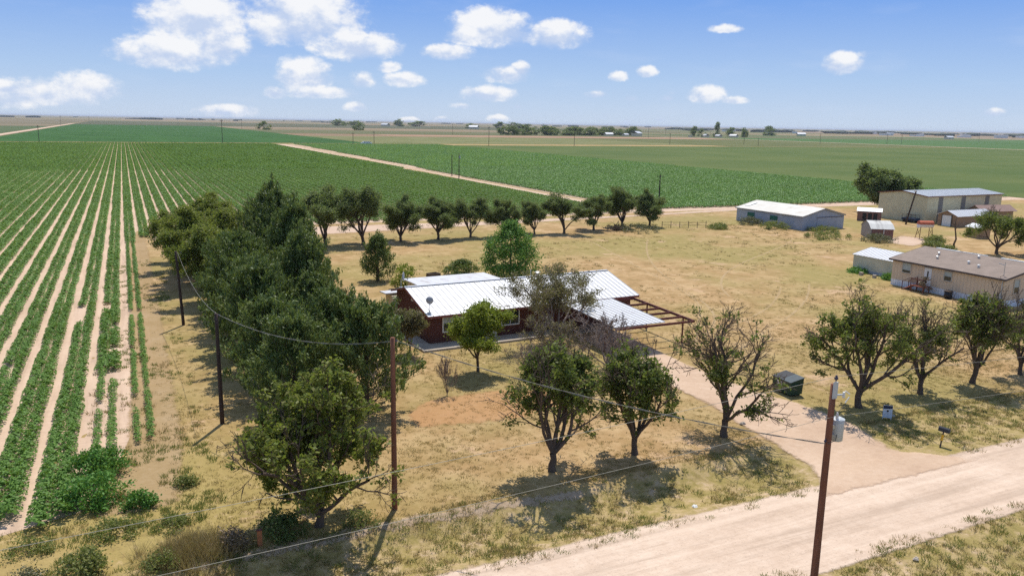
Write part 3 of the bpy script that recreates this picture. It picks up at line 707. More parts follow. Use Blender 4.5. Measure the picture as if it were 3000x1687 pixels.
# back row across the pasture
kb = dict(fork=.2, limbs=7, limb_ang=(10, 46), kids=(4, 4, 3), up=.10, ratio=.52, r0=.028, wob=.19)
protos = [make_broad('shade_tree', 150+i*7, 7, 6, MT['backtree'], (34, 24, 30, 36, 22, 28, 32)[i], .27, .2, .12, (1.04+.04*(i % 3), .05), .14, dict(kb, limbs=6+i % 4, fork=.11+.02*(i % 4)), .8, minr=.02, keepall=.62, bark='twigbark') for i in range(7)]
BR = [(25.7, 117.1, 8.5, 7.6), (31.1, 115.9, 8.7, 6.8), (37.2, 116.8, 7.2, 5.8), (43.4, 117.1, 6.7, 5.6), (49.1, 117.6, 6.3, 5.7), (54.8, 117.3, 6.0, 5.0), (60.8, 118, 5.4, 4.6), (65.9, 117.2, 6.6, 6.7), (73.1, 119.4, 6.3, 5.6), (80.1, 121.1, 7.1, 5.8), (86.1, 121.2, 6.8, 5.8)]
ORD = ['first', 'second', 'third', 'fourth', 'fifth', 'sixth', 'seventh', 'eighth', 'ninth', 'tenth', 'eleventh', 'twelfth', 'thirteenth', 'fourteenth']
for i, (x, y, h, wd) in enumerate(BR):
    o = protos[i] if i < 7 else dup(protos[(i*3) % 7])
    o.scale = (wd/5.7, wd/5.7, h/7.1); o.location = (x, y, -.03); o.rotation_euler = (0, 0, i*1.9+.4)
    tag(o, '%s tree from the left in the row between pasture and cotton field' % (ORD[i] if i else 'leftmost half hidden'), 'tree', 'row of shade trees behind the pasture')
# elms at the far end of the windbreak
ke = dict(fork=.14, limbs=9, limb_ang=(14, 66), kids=(5, 4, 4), up=.07, r0=.025, wob=.19)
ep = [make_broad('elm_tree', 131+i, 8.6, 9.6, MT['elm'], 40, .28, .22, .13, (1.1, .05), .04, ke, .9, minr=.018, keepall=.62) for i in range(2)]
for i, (x, y, s, lab) in enumerate([(7.6, 83.5, .92, 'nearest elm of the windbreak beside the leaning dark field pole'), (7.0, 92, 1., 'elm in the windbreak just behind the field pole elm'), (8., 101, 1.02, 'elm second from the far end of the windbreak'), (8.6, 110, .98, 'farthest elm at the crop end of the windbreak'), (16.5, 109, .98, 'elm behind the tallest cedars, right of the farthest elm')]):
    o = ep[i] if i < 2 else dup(ep[i % 2])
    place(o, x, y, i*2.1, s, lab, 'tree', 'elms at the far end of the windbreak')

# cedars
def make_cedar(seed, h, wd, nb=100, spr=12, bl=17, leafs=.3, pw=.68):
    R = np.random.default_rng(seed); root = empty('cedar_tree', (0, 0, 0))
    mb = MB().tube([(0, 0, -.1), (0, 0, h*.5), (.05, 0, h*.93)], [.22, .12, .02], 6)
    Cs, Ns, Ts = [], [], []
    def plume(p0, p1, rad0):
        t = (np.arange(spr)+R.random(spr))/spr; c = p0+(p1-p0)*t[:, None]
        d = (p1-p0)/np.linalg.norm(p1-p0); rr = rad0*(1.0-.85*t)
        c = c+R.normal(size=(spr, 3))*rr[:, None]*.62; c[:, 2] += .16*np.linalg.norm(p1-p0)*t**2
        for q in c:
            k = bl; off = R.normal(size=(k, 3))*np.array([.12, .12, .16])
            tg = d*.55+np.array([0, 0, 1.])+R.normal(size=(k, 3))*.36
            Cs.append(q+off); Ts.append(tg); Ns.append(R.normal(size=(k, 3))+d*.25)
    for b in range(nb):
        t = (b+R.random())/nb; z = h*(.02+.86*t**.95)
        env = wd/2*(1-t)**pw*(.86+.28*R.random())
        a = b*2.39996+R.uniform(-.3, .3); el = rad(R.uniform(18, 42)+28*t)
        L = max(.5, env/math.cos(el)*.95)
        d = np.array([math.cos(a)*math.cos(el), math.sin(a)*math.cos(el), math.sin(el)])
        p0 = np.array([0, 0, z]); p1 = p0+d*L
        p1[2] = min(p1[2], h*.97)
        mb.tube([p0, p1], [.035, .01], 3, cap=False)
        plume(p0+d*L*.45, p1, .4+.2*(1-t))
    for k in range(4):
        q = np.array([R.normal()*.25*k*.5, R.normal()*.25*k*.5, h*(.84-.05*k)]); plume(q, q+np.array([R.normal()*.15, R.normal()*.15, h*(.19-.025*k)]), .22)
    C = np.concatenate(Cs); n = len(C); C[:, 2] = np.maximum(C[:, 2], .08); s = R.uniform(.6, 1.25, n)
    v, f = quads(C, np.concatenate(Ns), leafs*s, leafs*.34*s, R, np.concatenate(Ts))
    mb.build('trunk', MT['bark'], root)
    mesh_np('crown', v, f, MT['cedar'], root); return root
cp = [make_cedar(200+i, 7.9, 8.0) for i in range(4)]+[make_cedar(206+i, 8.7, 7.6, pw=.82) for i in range(2)]
CD = [(8.2, 46.5, .86), (8, 52.5, .95), (8, 58.5, .95), (8, 64.5, 1.0), (8.2, 70.5, .98), (8.5, 76.5, 1.0),
      (12.6, 46.8, .9), (12.0, 52.6, .88), (11.9, 58.8, .88), (12.4, 64.8, .95), (13.4, 70.8, 1.02), (14, 76.8, 1.05), (14.3, 83, 1.1), (14.6, 89, 1.15), (14.8, 95, 1.2), (15.3, 101.5, 1.18)]
for i, (x, y, s) in enumerate(CD):
    o = cp[i] if i < 4 else cp[i-4] if i in (8, 9) else dup(cp[(i*3+1) % 4]) if i < 8 else dup(cp[4+i % 2])
    ln, k = ('windbreak line beside the power poles', i) if i < 6 else ('windbreak line beside the brick house', i-6)
    place(o, x, y, i*1.7, s, 'dense dark green cedar, %s from the road in the %s' % (ORD[k], ln), 'tree', 'cedars of the windbreak')
    o.scale.z *= (1.0, .9, 1.08, .95, 1.1, .92, 1.02)[i % 7]*(1.06 if i >= 8 else 1.)
o = make_cedar(210, 5.4, 4.6, 60, 12, 11, .3)
place(o, 25.3, 88.2, 0, 1, 'single small pointed cedar standing in the yard behind the windbreak', 'tree')
# yard trees
def make_dense(name, seed, h, wd, mat, n, ls, lw, base=.06, prof=.7, lump=.3, trunk=True):
    R = np.random.default_rng(seed); root = empty(name, (0, 0, 0)); Cs = []
    nc = max(8, n//55)
    for i in range(nc):
        t = R.random(); z = h*(base+(.95-base)*t); env = wd/2*(1-abs((t-.32)/.68 if t > .32 else (.32-t)/.6)**1.6)**prof if t < 1 else 0
        a = R.uniform(0, 6.28); q = env*math.sqrt(R.uniform(.15, 1))*.92
        c = np.array([q*math.cos(a), q*math.sin(a), z]); Cs.append(c+R.normal(size=(55, 3))*lump*np.array([1, 1, .75]))
    C = np.concatenate(Cs); C[:, 2] = np.maximum(C[:, 2], .05); k = len(C)
    N = R.normal(size=(k, 3))+np.array([0, 0, .6]); s = R.uniform(.6, 1.3, k)
    v, f = quads(C, N, ls*s, lw*s, R)
    mb = MB().tube([(0, 0, -.1), (.03, .02, h*.4), (0, 0, h*.8)], [h*.022, h*.014, .01], 6)
    for i in range(9):
        a = i*2.4; z = h*(.18+.06*i); mb.tube([(0, 0, z), (math.cos(a)*wd*.2, math.sin(a)*wd*.2, z+h*.1), (math.cos(a)*wd*.34, math.sin(a)*wd*.34, z+h*.16)], [h*.01, h*.006, .006], 4, cap=False)
    mb.build('trunk' if trunk else 'stem', MT['bark'], root)
    mesh_np('crown' if trunk else 'foliage', v, f, mat, root); return root
place(make_dense('mulberry_tree', 301, 6.9, 7.6, MT['bright'], 15000, .22, .15, .05, .75, .34), 40.3, 84.3, 0, 1, 'bright green full tree behind the white roofed brick house', 'tree')
place(make_dense('round_shrub', 302, 1.9, 5.0, MT['cedar'], 4200, .22, .12, .05, .6, .2, False), 35.6, 87.7, 0, 1, 'low wide dark evergreen shrub left of the bright green tree', 'shrub')
place(make_dense('leafy_shrub', 303, 2.9, 3.4, MT['yellow'], 2600, .2, .12, .08, .7, .22, False), 26.8, 82.6, 0, 1, 'light green loose shrub behind the left end of the brick house', 'shrub')
ky = dict(fork=.24, limbs=6, limb_ang=(15, 45), kids=(4, 4, 3), up=.1, r0=.02)
place(make_broad('young_tree', 310, 5.3, 4.7, MT['yellow'], 15, .2, .17, .1, (1.08, .06), .26, ky, .4, minr=.01), 22.5, 52.3, .3, 1, 'yellow green young tree in front of the brick wall', 'tree')
place(make_broad('young_tree', 311, 3.6, 2.4, MT['olive'], 12, .17, .15, .09, (1.1, .1), .3, ky, .4, minr=.01), 19.1, 58.0, 0, 1, 'small dull green tree at the left corner of the brick house', 'tree')
place(make_broad('shade_tree', 312, 6.9, 8.2, MT['olive'], 6, .2, .13, .08, (1.06, -.1), .45, dict(fork=.16, limbs=7, limb_ang=(15, 58), kids=(5, 5, 4), up=.1, r0=.024), .4, 'twig', minr=.012), 31.2, 56.2, 1.1, 1, 'broad thin leaved tree hiding the right half of the house front', 'tree')
kt = dict(fork=.14, limbs=7, limb_ang=(15, 55), kids=(5, 5, 4), up=.1, r0=.02)
place(make_broad('bare_tree', 313, 4.9, 6.4, MT['olive'], 0, bark='twig', skel=kt, minr=.019), 31.4, 48.4, 0, 1, 'leafless grey twiggy tree between house and roadside trees', 'tree')
place(make_broad('bare_tree', 316, 4.2, 5.4, MT['olive'], 1, .1, .12, .07, (1, .1), .3, bark='twig', skel=kt, minr=.018), 28.6, 51.6, 2, 1, 'leafless grey tree tangled in front of the thin leaved tree', 'tree')
kshrub = dict(fork=.05, limbs=9, limb_ang=(10, 40), kids=(4, 4, 3), up=.14, r0=.012)
place(make_broad('bare_shrub', 314, 2.8, 3.2, MT['olive'], 0, bark='twig', skel=kshrub, minr=.009), 25.5, 50.2, 0, 1, 'leafless branching shrub right of the yellow green tree', 'shrub')
place(make_broad('bare_shrub', 315, 2.9, 1.4, MT['olive'], 0, bark='twig', skel=kshrub, minr=.009), 18.5, 48.2, 0, 1, 'narrow leafless shrub standing alone above the orange bare patch', 'shrub')
# trees by the barns
kbig = dict(fork=.12, limbs=7, limb_ang=(25, 65), kids=(5, 4, 4), up=.05, r0=.03)
place(make_broad('oak_tree', 320, 10.4, 15, MT['backtree'], 16, .5, .5, .32, (1.1, .05), .08, kbig, .4, minr=.03), 151.5, 124.5, 0, 1, 'large round dark tree behind the left end of the big barn', 'tree')
place(make_dense('barn_shrub', 321, 4.8, 9, MT['backtree'], 3000, .45, .3, .05, .7, .4), 162, 124, 0, 1, 'low dark tree showing just over the big barn roof', 'tree')
place(make_broad('yard_tree', 322, 7.4, 8.4, MT['pecan'], 9, .26, .22, .14, (.78, .1), .15, dict(fork=.14, limbs=6, limb_ang=(20, 58), kids=(4, 4, 4), up=.06, r0=.03), .4, minr=.02), 117.4, 76.1, 2.2, 1, 'spreading tree with dark twisted limbs behind the mobile home', 'tree')
place(make_broad('yard_tree', 324, 6.6, 6, MT['elm'], 10, .26, .3, .18, (1, .1), .15, dict(fork=.14, limbs=6, limb_ang=(20, 58), kids=(4, 4, 4), up=.06, r0=.03), .4, minr=.02), 123.5, 73.5, 1, 1, 'leafy tree at the right edge beyond the mobile home roof', 'tree')
dt = empty('dead_tree', (117.5, 83.1, 0), 0, 'crooked bare dark trunk standing before the lattice garage', 'tree')
MB().tube([(0, 0, -.1), (-.1, .1, .5), (.15, 0, 1.3), (-.1, 0, 2.2), (-.35, .05, 3.1), (-.45, 0, 4.2), (-.4, 0, 4.9)], [.2, .15, .13, .11, .09, .06, .03], 7).tube([(-.3, 0, 2.8), (.3, .1, 3.4), (.6, .1, 4.4)], [.06, .05, .02], 5).tube([(-.4, 0, 3.4), (-1, .1, 3.9), (-1.3, 0, 4.6)], [.05, .04, .02], 5).build('trunk', MT['bark'], dt, True)

# shrubs and weeds one can tell apart
def shrub(name, seed, x, y, h, wd, mat, n, ls, lab, cat='shrub', lump=.16, prof=.55):
    o = make_dense(name, seed, h, wd, MT[mat], n, ls, ls*.62, .1, prof, lump, False); return place(o, x, y, seed, 1, lab, cat)
shrub('field_bush', 401, -2.3, 43.6, 1.35, 3.0, 'bushleaf', 3600, .15, 'rounded lush green bush at the near corner of the crop rows', lump=.2)
shrub('field_bush', 402, -2.4, 40.2, 1.35, 3.2, 'bushleaf', 3600, .15, 'lush green bush nearest the road at the crop corner', lump=.2)
shrub('field_bush', 403, -.5, 38.9, .8, 1.5, 'bushleaf', 1500, .13, 'small green bush right of the nearest lush crop bush')
shrub('roadside_weed', 404, -2.6, 34.0, .75, 1.9, 'weed', 2200, .12, 'grey green weed clump at the bottom edge left of the straw grass', 'weed')
shrub('roadside_weed', 405, .2, 32.9, .6, 1.3, 'weed', 1300, .11, 'green weed clump at the bottom edge below the straw grass', 'weed')
shrub('roadside_weed', 406, 5.2, 33.9, .7, 2.6, 'cedar', 2200, .12, 'dark green brush around the short rusty post', 'weed')
shrub('roadside_weed', 407, -1.5, 36.8, .55, 2.4, 'weed', 1600, .11, 'green sprawling weeds below the crop corner bushes', 'weed')
for i_, (x_, y_, h_, w_, m_, l_) in enumerate([(-4.8, 36.6, .45, 2.2, 'weed', 'low weeds on the brown soil at the left edge below the crop'), (.8, 36.2, .5, 1.8, 'weed', 'weeds between the crop corner bushes and the straw grass'), (-4.6, 33.6, .5, 1.8, 'sage', 'pale weed clump in the bottom left corner'), (1.6, 40.5, .45, 1.2, 'weed', 'low weeds right of the lush crop corner bushes'), (8.6, 33.2, .5, 1.8, 'weed', 'weeds below the elm trunk at the ditch edge')]):
    shrub('roadside_weed', 460+i_, x_, y_, h_, w_, m_, 1100, .1, l_, 'weed')
shrub('tumbleweed', 408, 3.0, 33.4, .8, 1.4, 'tumble', 1800, .1, 'dry brown tumbleweed left of the short rusty post', 'weed')
def strawpatch():
    R = np.random.default_rng(5); n = 340; x = R.normal(1.5, .9, n); y = 33.4+R.normal(0, .5, n)
    t = [tuft_template('tuft_s%d' % i, 20, .95, .12, MT['straw'], 70+i, .009, .8) for i in range(2)]
    s = R.uniform(.6, 1.1, n); scatter('straw_grass', np.stack([x, y, zg(x, y)], 1), R.uniform(0, 6.28, n), np.stack([s]*3, 1), t, R.integers(0, 2, n))
strawpatch()
for i, (x, y, h, wd, mt, lab) in enumerate([(106.3, 117.5, 1.3, 6, 'sage', 'weeds along the left part of the grey shed wall'), (106, 110.5, 1.3, 6, 'weed', 'greener weeds along the right part of the grey shed wall'), (96, 114, .8, 4.5, 'weed', 'separate low weed patch in the pasture left of the grey shed'), (105.5, 97.5, 1.1, 8, 'weed', 'wide green weed patch left of the old gambrel shed'), (110.5, 91.5, 1.2, 6, 'sage', 'pale grey weeds in front of the old gambrel shed'), (112, 104.5, .9, 7, 'weed', 'weeds at the gable end of the grey shed'), (120.5, 89, .9, 4, 'weed', 'weeds under the red and white tank'), (114.5, 84.5, .9, 3.2, 'weed', 'small weed clump left of the crooked dead trunk'), (112.5, 80.5, .8, 2.6, 'weed', 'small weed clump behind the mobile home roof ridge'), (84, 67.2, .5, 2.2, 'bushleaf', 'bright green grass clump at the mobile home corner'), (84.3, 72.4, .3, 3., 'bushleaf', 'bright green grass beside the beige metal shed'), (80, 116.7, .9, 11, 'sage', 'tall dry weeds under the last trees of the shade row')]):
    shrub('weed_patch', 420+i, x, y, h, wd, mt, 2200, .2, lab, 'weeds', .25)
ls = make_dense('flower_shrub', 440, 1.9, 1.5, MT['tumble'], 500, .2, .12, .2, .6, .14, False); place(ls, 80.3, 59.8, 0, 1, 'rusty brown dying shrub against the mobile home wall', 'shrub')

# ------------------------------------------------------------------ brick house
A = rad(2.6)
H = empty('brick_house', (21.24, 59.68, 0), A, 'dark red brick house with white standing seam metal roof', 'house')
HL, HD = 21.1, 8.7
ez, rz_, rx_y = 2.58, 4.02, 5.3
mb = MB()
prof = [(.5, 2.55), (rx_y, 3.86), (8.2, 3.14)]
x0, x1 = .35, HL-.6
def zroof(y): return np.interp(y, [0, rx_y, HD], [ez, rz_, 3.2])
pts = [(.5, .15), (8.2, .15), (8.2, zroof(8.2)-.06), (rx_y, rz_-.06), (.5, zroof(.5)-.06)]
n = len(pts); mb.add([(x0, y, z) for y, z in pts]+[(x1, y, z) for y, z in pts], [tuple(range(n)), tuple(range(2*n-1, n-1, -1))]+[(i+n, (i+1) % n+n, (i+1) % n, i) for i in range(n)])
mb.build('wall', MT['brick'], H)
MB().box(-.9, HL-.2, -1.3, .49, 0, .16).box(-.9, .34, .49, 8.4, 0, .155).build('foundation', MT['concrete'], H)
rf = MB()
def roof_plane(mb, a, b, c, d, t, ribs, rh=.035, rw=.04, mi=0, rmi=1):
    """a-b along the eave, d-c along the ridge"""
    mb.slab([a, b, c, d], t, mi)
    a, b, c, d = map(Vector, (a, b, c, d))
    nrm = (b-a).cross(d-a).normalized()
    if nrm.z < 0: nrm = -nrm
    for i in range(ribs+1):
        t_ = i/ribs; p, q = a.lerp(b, t_), d.lerp(c, t_)
        mb.bar(p+nrm*rh/2, q+nrm*rh/2, rw, rh, rmi)
roof_plane(rf, (0, 0, ez), (HL, 0, ez), (HL, rx_y, rz_), (0, rx_y, rz_), .05, 42)
roof_plane(rf, (0, rx_y+.001, rz_), (HL, rx_y+.001, rz_), (HL, HD, 3.2), (-.2, HD, 3.2), .05, 46)
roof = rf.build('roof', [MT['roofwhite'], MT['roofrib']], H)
MB().box(.02, HL-.02, rx_y-.14, rx_y+.14, rz_+.02, rz_+.06).build('ridge_cap', MT['roofwhite'], roof)
fc = MB().box(0, HL, -.03, -.002, ez-.2, ez-.03)
for xx in (-.03, HL+.004): fc.bar((xx, 0, ez-.1), (xx, rx_y, rz_-.1), .03, .16).bar((xx, rx_y, rz_-.1), (xx, HD, 3.1), .03, .16)
fc.build('fascia', MT['redtrim'], H)
MB().tube([(12.8, 5.9, 3.8), (12.8, 5.9, 4.55)], .05, 8).build('vent_pipe', MT['steel'], roof)
MB().tube([(13.6, 6., 3.8), (13.6, 6., 4.25)], .2, 10).tube([(13.6, 6., 4.25), (13.6, 6., 4.36)], [.3, .05], 10).build('vent_cap', MT['steel'], roof)
def window(parent, x, y, z0, wd, ht, lower=None, panes=1, axis='y', sgn=-1):
    """a window in a wall whose outside faces -y (axis y) or -x (axis x); x is the left jamb"""
    def B(mb, u0, u1, v0, v1, d0, d1):
        if axis == 'y': mb.box(u0, u1, y+sgn*d1 if sgn < 0 else y+d0, y+sgn*d0 if sgn < 0 else y+d1, v0, v1)
        else: mb.box(y-d1, y-d0, u0, u1, v0, v1)
    root = MB(); B(root, x, x+wd, z0, z0+ht, .004, .03); r = root.build('window', MT['glass'] if lower is None else MT['blind'], parent)
    f = MB(); t = .09
    B(f, x-t, x, z0-t, z0+ht+t, .002, .07); B(f, x+wd, x+wd+t, z0-t, z0+ht+t, .002, .07)
    B(f, x, x+wd, z0+ht, z0+ht+t, .002, .07); B(f, x, x+wd, z0-t, z0, .002, .09)
    for k in range(1, panes): B(f, x+wd*k/panes-.025, x+wd*k/panes+.025, z0, z0+ht, .03, .06)
    f.build('frame', MT['white'] if wd > 1.3 else MT['mhframe'], r)
    if lower: 
        g = MB(); B(g, x+.02, x+wd-.02, z0+.02, z0+ht*lower, .03, .045); g.build('pane', MT['glass'], r)
    return r
window(H, 1.55, .5, 1.08, 1.7, 1.2, .55)
window(H, 7.0, .5, 1.08, 1.6, 1.22, None, 2)
window(H, 15.6, .5, 1.2, 1.4, 1.1, None, 2)
dr = MB().box(5.5, 6.4, .44, .498, .16, 2.2).build('door', MT['cream'], H)
MB().box(5.4, 5.5, .42, .497, .16, 2.3).box(6.4, 6.5, .42, .497, .16, 2.3).build('door_frame', MT['white'], dr)
MB().box(.28, .348, 3.9, 4.5, 3.0, 3.4).build('gable_vent', MT['white'], H)
# rear wing with a low stained roof, and the cream porch end
MB().box(3.6, 11.6, 8.24, 14.0, 0, 2.78).box(-.0, 3.59, 8.24, 10.2, 0, 2.6).build('rear_wing', MT['cream'], H)
MB().slab([(3.2, 8.3, 3.05), (12.0, 8.3, 3.05), (12.0, 14.3, 2.92), (3.2, 14.3, 2.92)], .1).slab([(-.5, 8.75, 2.84), (3.19, 8.75, 2.84), (3.19, 10.5, 2.72), (-.5, 10.5, 2.72)], .1).build('rear_roof', MT['roofrusty'], H)
# carport roof and open frame
CP = empty('carport', (0, 0, 0), 0, 'white ribbed carport roof on dark red steel frame with open rafters', 'carport')
cr = MB(); roof_plane(cr, (34.0, 51.9, 2.36), (38.9, 51.9, 2.36), (39.2, 60.6, 2.52), (34.0, 60.2, 2.50), .05, 11)
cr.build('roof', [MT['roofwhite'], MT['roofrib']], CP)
for y in (51.72, 53.3, 54.9, 56.5, 58.4, 60.55):
    xa = 34.0 if y in (51.72, 53.3, 56.5, 58.4) else 36.5
    MB().box(xa, 41.62, y-.05, y+.05, 2.1+(y-51.7)*.012, 2.28+(y-51.7)*.012).build('rafter', MT['rust'], CP)
MB().bar((41.69, 51.66, 2.2), (41.69, 60.62, 2.31), .12, .2).build('beam', MT['rust'], CP)
for x, y in ((41.69, 53.15), (41.69, 58.4), (34.1, 53.3), (34.1, 58.4)):
    MB().box(x-.05, x+.05, y-.05, y+.05, 0, 2.15).box(x-.13, x+.13, y-.13, y+.13, 0, .03).build('post', MT['rust'], CP)
def dish(x, y, z, rz, lab, r=.38):
    o = empty('satellite_dish', (x, y, z), rz, lab, 'satellite dish')
    MB().tube([(0, 0, 0), (0, 0, .55), (0, -.06, .8)], .03, 8).build('mast', MT['steel'], o)
    vs, fs = [], []; k = 16
    for j in range(4):
        q = j/3
        for i in range(k):
            a = 2*math.pi*i/k; vs.append((r*q*math.cos(a), -.1-.12*(q*q), .95+r*1.1*q*math.sin(a)-(-.12*q*q)*.3))
    fs = [(j*k+i, j*k+(i+1) % k, (j+1)*k+(i+1) % k, (j+1)*k+i) for j in range(3) for i in range(k)]
    ob = mesh_np('reflector', vs, fs, MT['shadecloth'], o, smooth=True); sm_ = ob.modifiers.new('s', 'SOLIDIFY'); sm_.thickness = .02
    MB().tube([(0, -.1, .6), (0, -.55, .75)], .018, 6).box(-.05, .05, -.63, -.53, .7, .82).build('feed_arm', MT['greypaint'], o)
    MB().box(-.15, .15, -.12, .12, -.02, .03).build('foot', MT['steel'], o)
    return o
ca, sa = math.cos(A), math.sin(A)
hp = lambda x, y, z: (21.24+x*ca-y*sa, 59.68+x*sa+y*ca, z)
dish(*hp(.35, .6, ez+.18), rad(150), 'grey satellite dish on the front left corner of the white roof', .31)
dish(*hp(-.1, 5.9, 3.9), rad(60), 'pale satellite dish on the ridge end at the back', .36)
pl = empty('fire_ring', (32.2, 88.5, 0), .3, 'low dark square fire pit on the grass behind the house', 'fire pit')
MB().box(-.7, .7, -.5, -.36, 0, .42).box(-.7, .7, .36, .5, 0, .42).box(-.7, -.56, -.355, .355, 0, .415).box(.56, .7, -.355, .355, 0, .415).build('rim', MT['bark'], pl)
MB().box(-.55, .55, -.35, .35, 0, .1).build('ash_bed', MT['concrete'], pl)

# ------------------------------------------------------------------ gabled buildings
def gable(name, loc, rz, lx, ly, eave, ridge, wallm, roofm, label, cat, axis='x', ov=.25, ribs=0, off=.5, rt=.06, trim=None, skirt=None, z0=0):
    """box lx by ly from the local origin, ridge along the given axis"""
    o = empty(name, loc, rz, label, cat)
    S2 = ly if axis == 'x' else lx; Ln = lx if axis == 'x' else ly
    def T(s, u, z): return (u, s, z) if axis == 'x' else (s, u, z)
    sl1 = (ridge-eave)/(S2*off); sl2 = (ridge-eave)/(S2*(1-off))
    p = [(0, z0), (S2, z0), (S2, eave), (S2*off, ridge), (0, eave)]
    mb = MB(); n = 5
    vs = [T(s, 0, z) for s, z in p]+[T(s, Ln, z) for s, z in p]
    mb.add(vs, [tuple(range(n)), tuple(range(2*n-1, n-1, -1))]+[(i+n, (i+1) % n+n, (i+1) % n, i) for i in range(n) if i not in (2, 3)])
    mb.build('wall', wallm, o)
    r = MB(); c = .03
    q = [(-ov, eave-sl1*ov+c), (S2*off, ridge+c), (S2+ov, eave-sl2*ov+c)]
    if ribs:
        roof_plane(r, T(q[0][0], -ov, q[0][1]+rt), T(q[0][0], Ln+ov, q[0][1]+rt), T(q[1][0], Ln+ov, q[1][1]+rt), T(q[1][0], -ov, q[1][1]+rt), rt, ribs)
        roof_plane(r, T(q[2][0], -ov, q[2][1]+rt), T(q[2][0], Ln+ov, q[2][1]+rt), T(q[1][0]+.001, Ln+ov, q[1][1]+rt), T(q[1][0]+.001, -ov, q[1][1]+rt), rt, ribs)
    else:
        r.slab([T(q[0][0], -ov, q[0][1]+rt), T(q[0][0], Ln+ov, q[0][1]+rt), T(q[1][0], Ln+ov, q[1][1]+rt), T(q[1][0], -ov, q[1][1]+rt)], rt)
        r.slab([T(q[2][0], -ov, q[2][1]+rt), T(q[2][0], Ln+ov, q[2][1]+rt), T(q[1][0]+.001, Ln+ov, q[1][1]+rt), T(q[1][0]+.001, -ov, q[1][1]+rt)], rt)
    rm = roofm if isinstance(roofm, list) else [roofm, roofm]
    ro = r.build('roof', rm, o)
    if trim:
        t = MB()
        for u in (-ov-.04, Ln+ov+.04): t.bar(T(q[0][0], u, q[0][1]), T(q[1][0], u, q[1][1]), .06, .18).bar(T(q[2][0], u, q[2][1]), T(q[1][0], u, q[1][1]), .06, .18)
        for k in (0, 2): t.bar(T(q[k][0], -ov, q[k][1]-.02), T(q[k][0], Ln+ov, q[k][1]-.02), .07, .16)
        t.build('trim', trim, o)
    return o, ro
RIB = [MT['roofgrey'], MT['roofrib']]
# grey shed
sh, ro = gable('metal_shed', (109.2, 107.0, 0), rad(2), 10.6, 16.8, 2.5, 3.75, MT['greysheet'], MT['roofcream'], 'grey metal shed with chalky white gabled roof at the field edge', 'shed', 'y', .2, trim=MT['greyboard'])
for y in (6.0, 11.9): MB().box(-.05, -.003, y, y+1.9, 1.1, 1.95).build('shutter', simple('green_shutter_%d' % y, (.03, .13, .09)), sh)
MB().box(3.6, 6.8, -.08, -.004, .05, 2.15).build('sliding_door', MT['greysheet'], sh)
MB().box(3.4, 10.2, -.12, -.09, 2.16, 2.26).build('door_rail', MT['bark'], sh)
MB().slab([(1.4, 15.0, 3.0), (3.6, 15.0, 3.56), (3.6, 16.3, 3.56), (1.4, 16.3, 3.0)], .02).build('skylight_panel', MT['white'], ro)
# big barn
bn, ro = gable('metal_barn', (142.6, 107.8, 0), rad(1), 23.5, 11.2, 5.25, 5.95, MT['beigesheet'], RIB, 'large beige metal barn with blue grey low roof and red trim', 'barn', 'x', .25, 40, trim=MT['rust'])
for x in (3.4, 10.4, 18.0): MB().box(x, x+1.3, -.05, -.004, .0, 5.0).build('sliding_door', MT['bandgrey'], bn)
for x in (4.0, 9.5, 15): MB().slab([(x, 1.2, 5.46), (x+1.1, 1.2, 5.46), (x+1.1, 4.6, 5.88), (x, 4.6, 5.88)], .03).build('skylight_panel', MT['white'], ro)
# lattice garage, sheds
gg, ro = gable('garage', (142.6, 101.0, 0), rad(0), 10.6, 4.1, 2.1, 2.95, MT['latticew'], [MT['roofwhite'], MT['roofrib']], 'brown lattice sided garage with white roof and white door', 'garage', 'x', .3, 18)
MB().box(-.07, -.004, 1.2, 3.1, .0, 2.05).build('door', MT['white'], gg)
for y in (1.05, 3.11): MB().box(-.09, -.003, y, y+.14, 0, 2.2).build('door_post', MT['black'], gg)
rs, ro = gable('board_shed', (132.6, 115.6, 0), math.atan2(-3.2, 2.6), 4.4, 2.7, 1.95, 2.5, MT['planks'], MT['roofwhite'], 'dark red board shed with open bays and white roof by the big barn', 'shed', 'x', .15)
for x in (1.0, 2.0, 3.0): MB().box(x, x+.7, -.03, -.004, .2, 1.6).build('bay_opening', MT['black'], rs)  # solid black panels on the wall paint the shade inside open bays
# gambrel shed, gable towards the camera's left
gs = empty('gambrel_shed', (112.4, 94.8, 0), math.atan2(-1.9, 3.0), 'small old shed with gambrel roof of dented grey sheet', 'shed')
wl, dl = 5.4, 3.6
prof = [(0, 0), (wl, 0), (wl, 1.75), (wl*.8, 2.4), (wl*.5, 2.8), (wl*.2, 2.4), (0, 1.75)]
def gam(prof, x0, x1): 
    n = len(prof); return [(x0, s, z) for s, z in prof]+[(x1, s, z) for s, z in prof], [tuple(range(n))[::-1], tuple(range(n, 2*n))]+[(i, (i+1) % n, (i+1) % n+n, i+n) for i in range(n)]
MB().add(*gam(prof, .0, .06)).build('gable_wall', MT['greyboard'], gs)
MB().add(*gam([(.04, 0), (wl-.04, 0), (wl-.04, 1.72), (wl*.5, 2.7), (.04, 1.72)], .07, dl)).build('wall', MT['planks'], gs)
g2 = MB()
for a, b in (((-.15, 1.68), (wl*.2, 2.43)), ((wl*.2, 2.43), (wl*.5, 2.84)), ((wl*.5, 2.84), (wl*.8, 2.43)), ((wl*.8, 2.43), (wl+.15, 1.68))):
    g2.slab([(-.12, a[0], a[1]+.03), (dl+.15, a[0], a[1]+.03), (dl+.15, b[0], b[1]+.03), (-.12, b[0], b[1]+.03)], .03)
g2.build('roof', MT['roofold'], gs)
MB().box(2.0, 2.1, -.03, .03, .1, 1.6).build('door_post', MT['white'], gs)
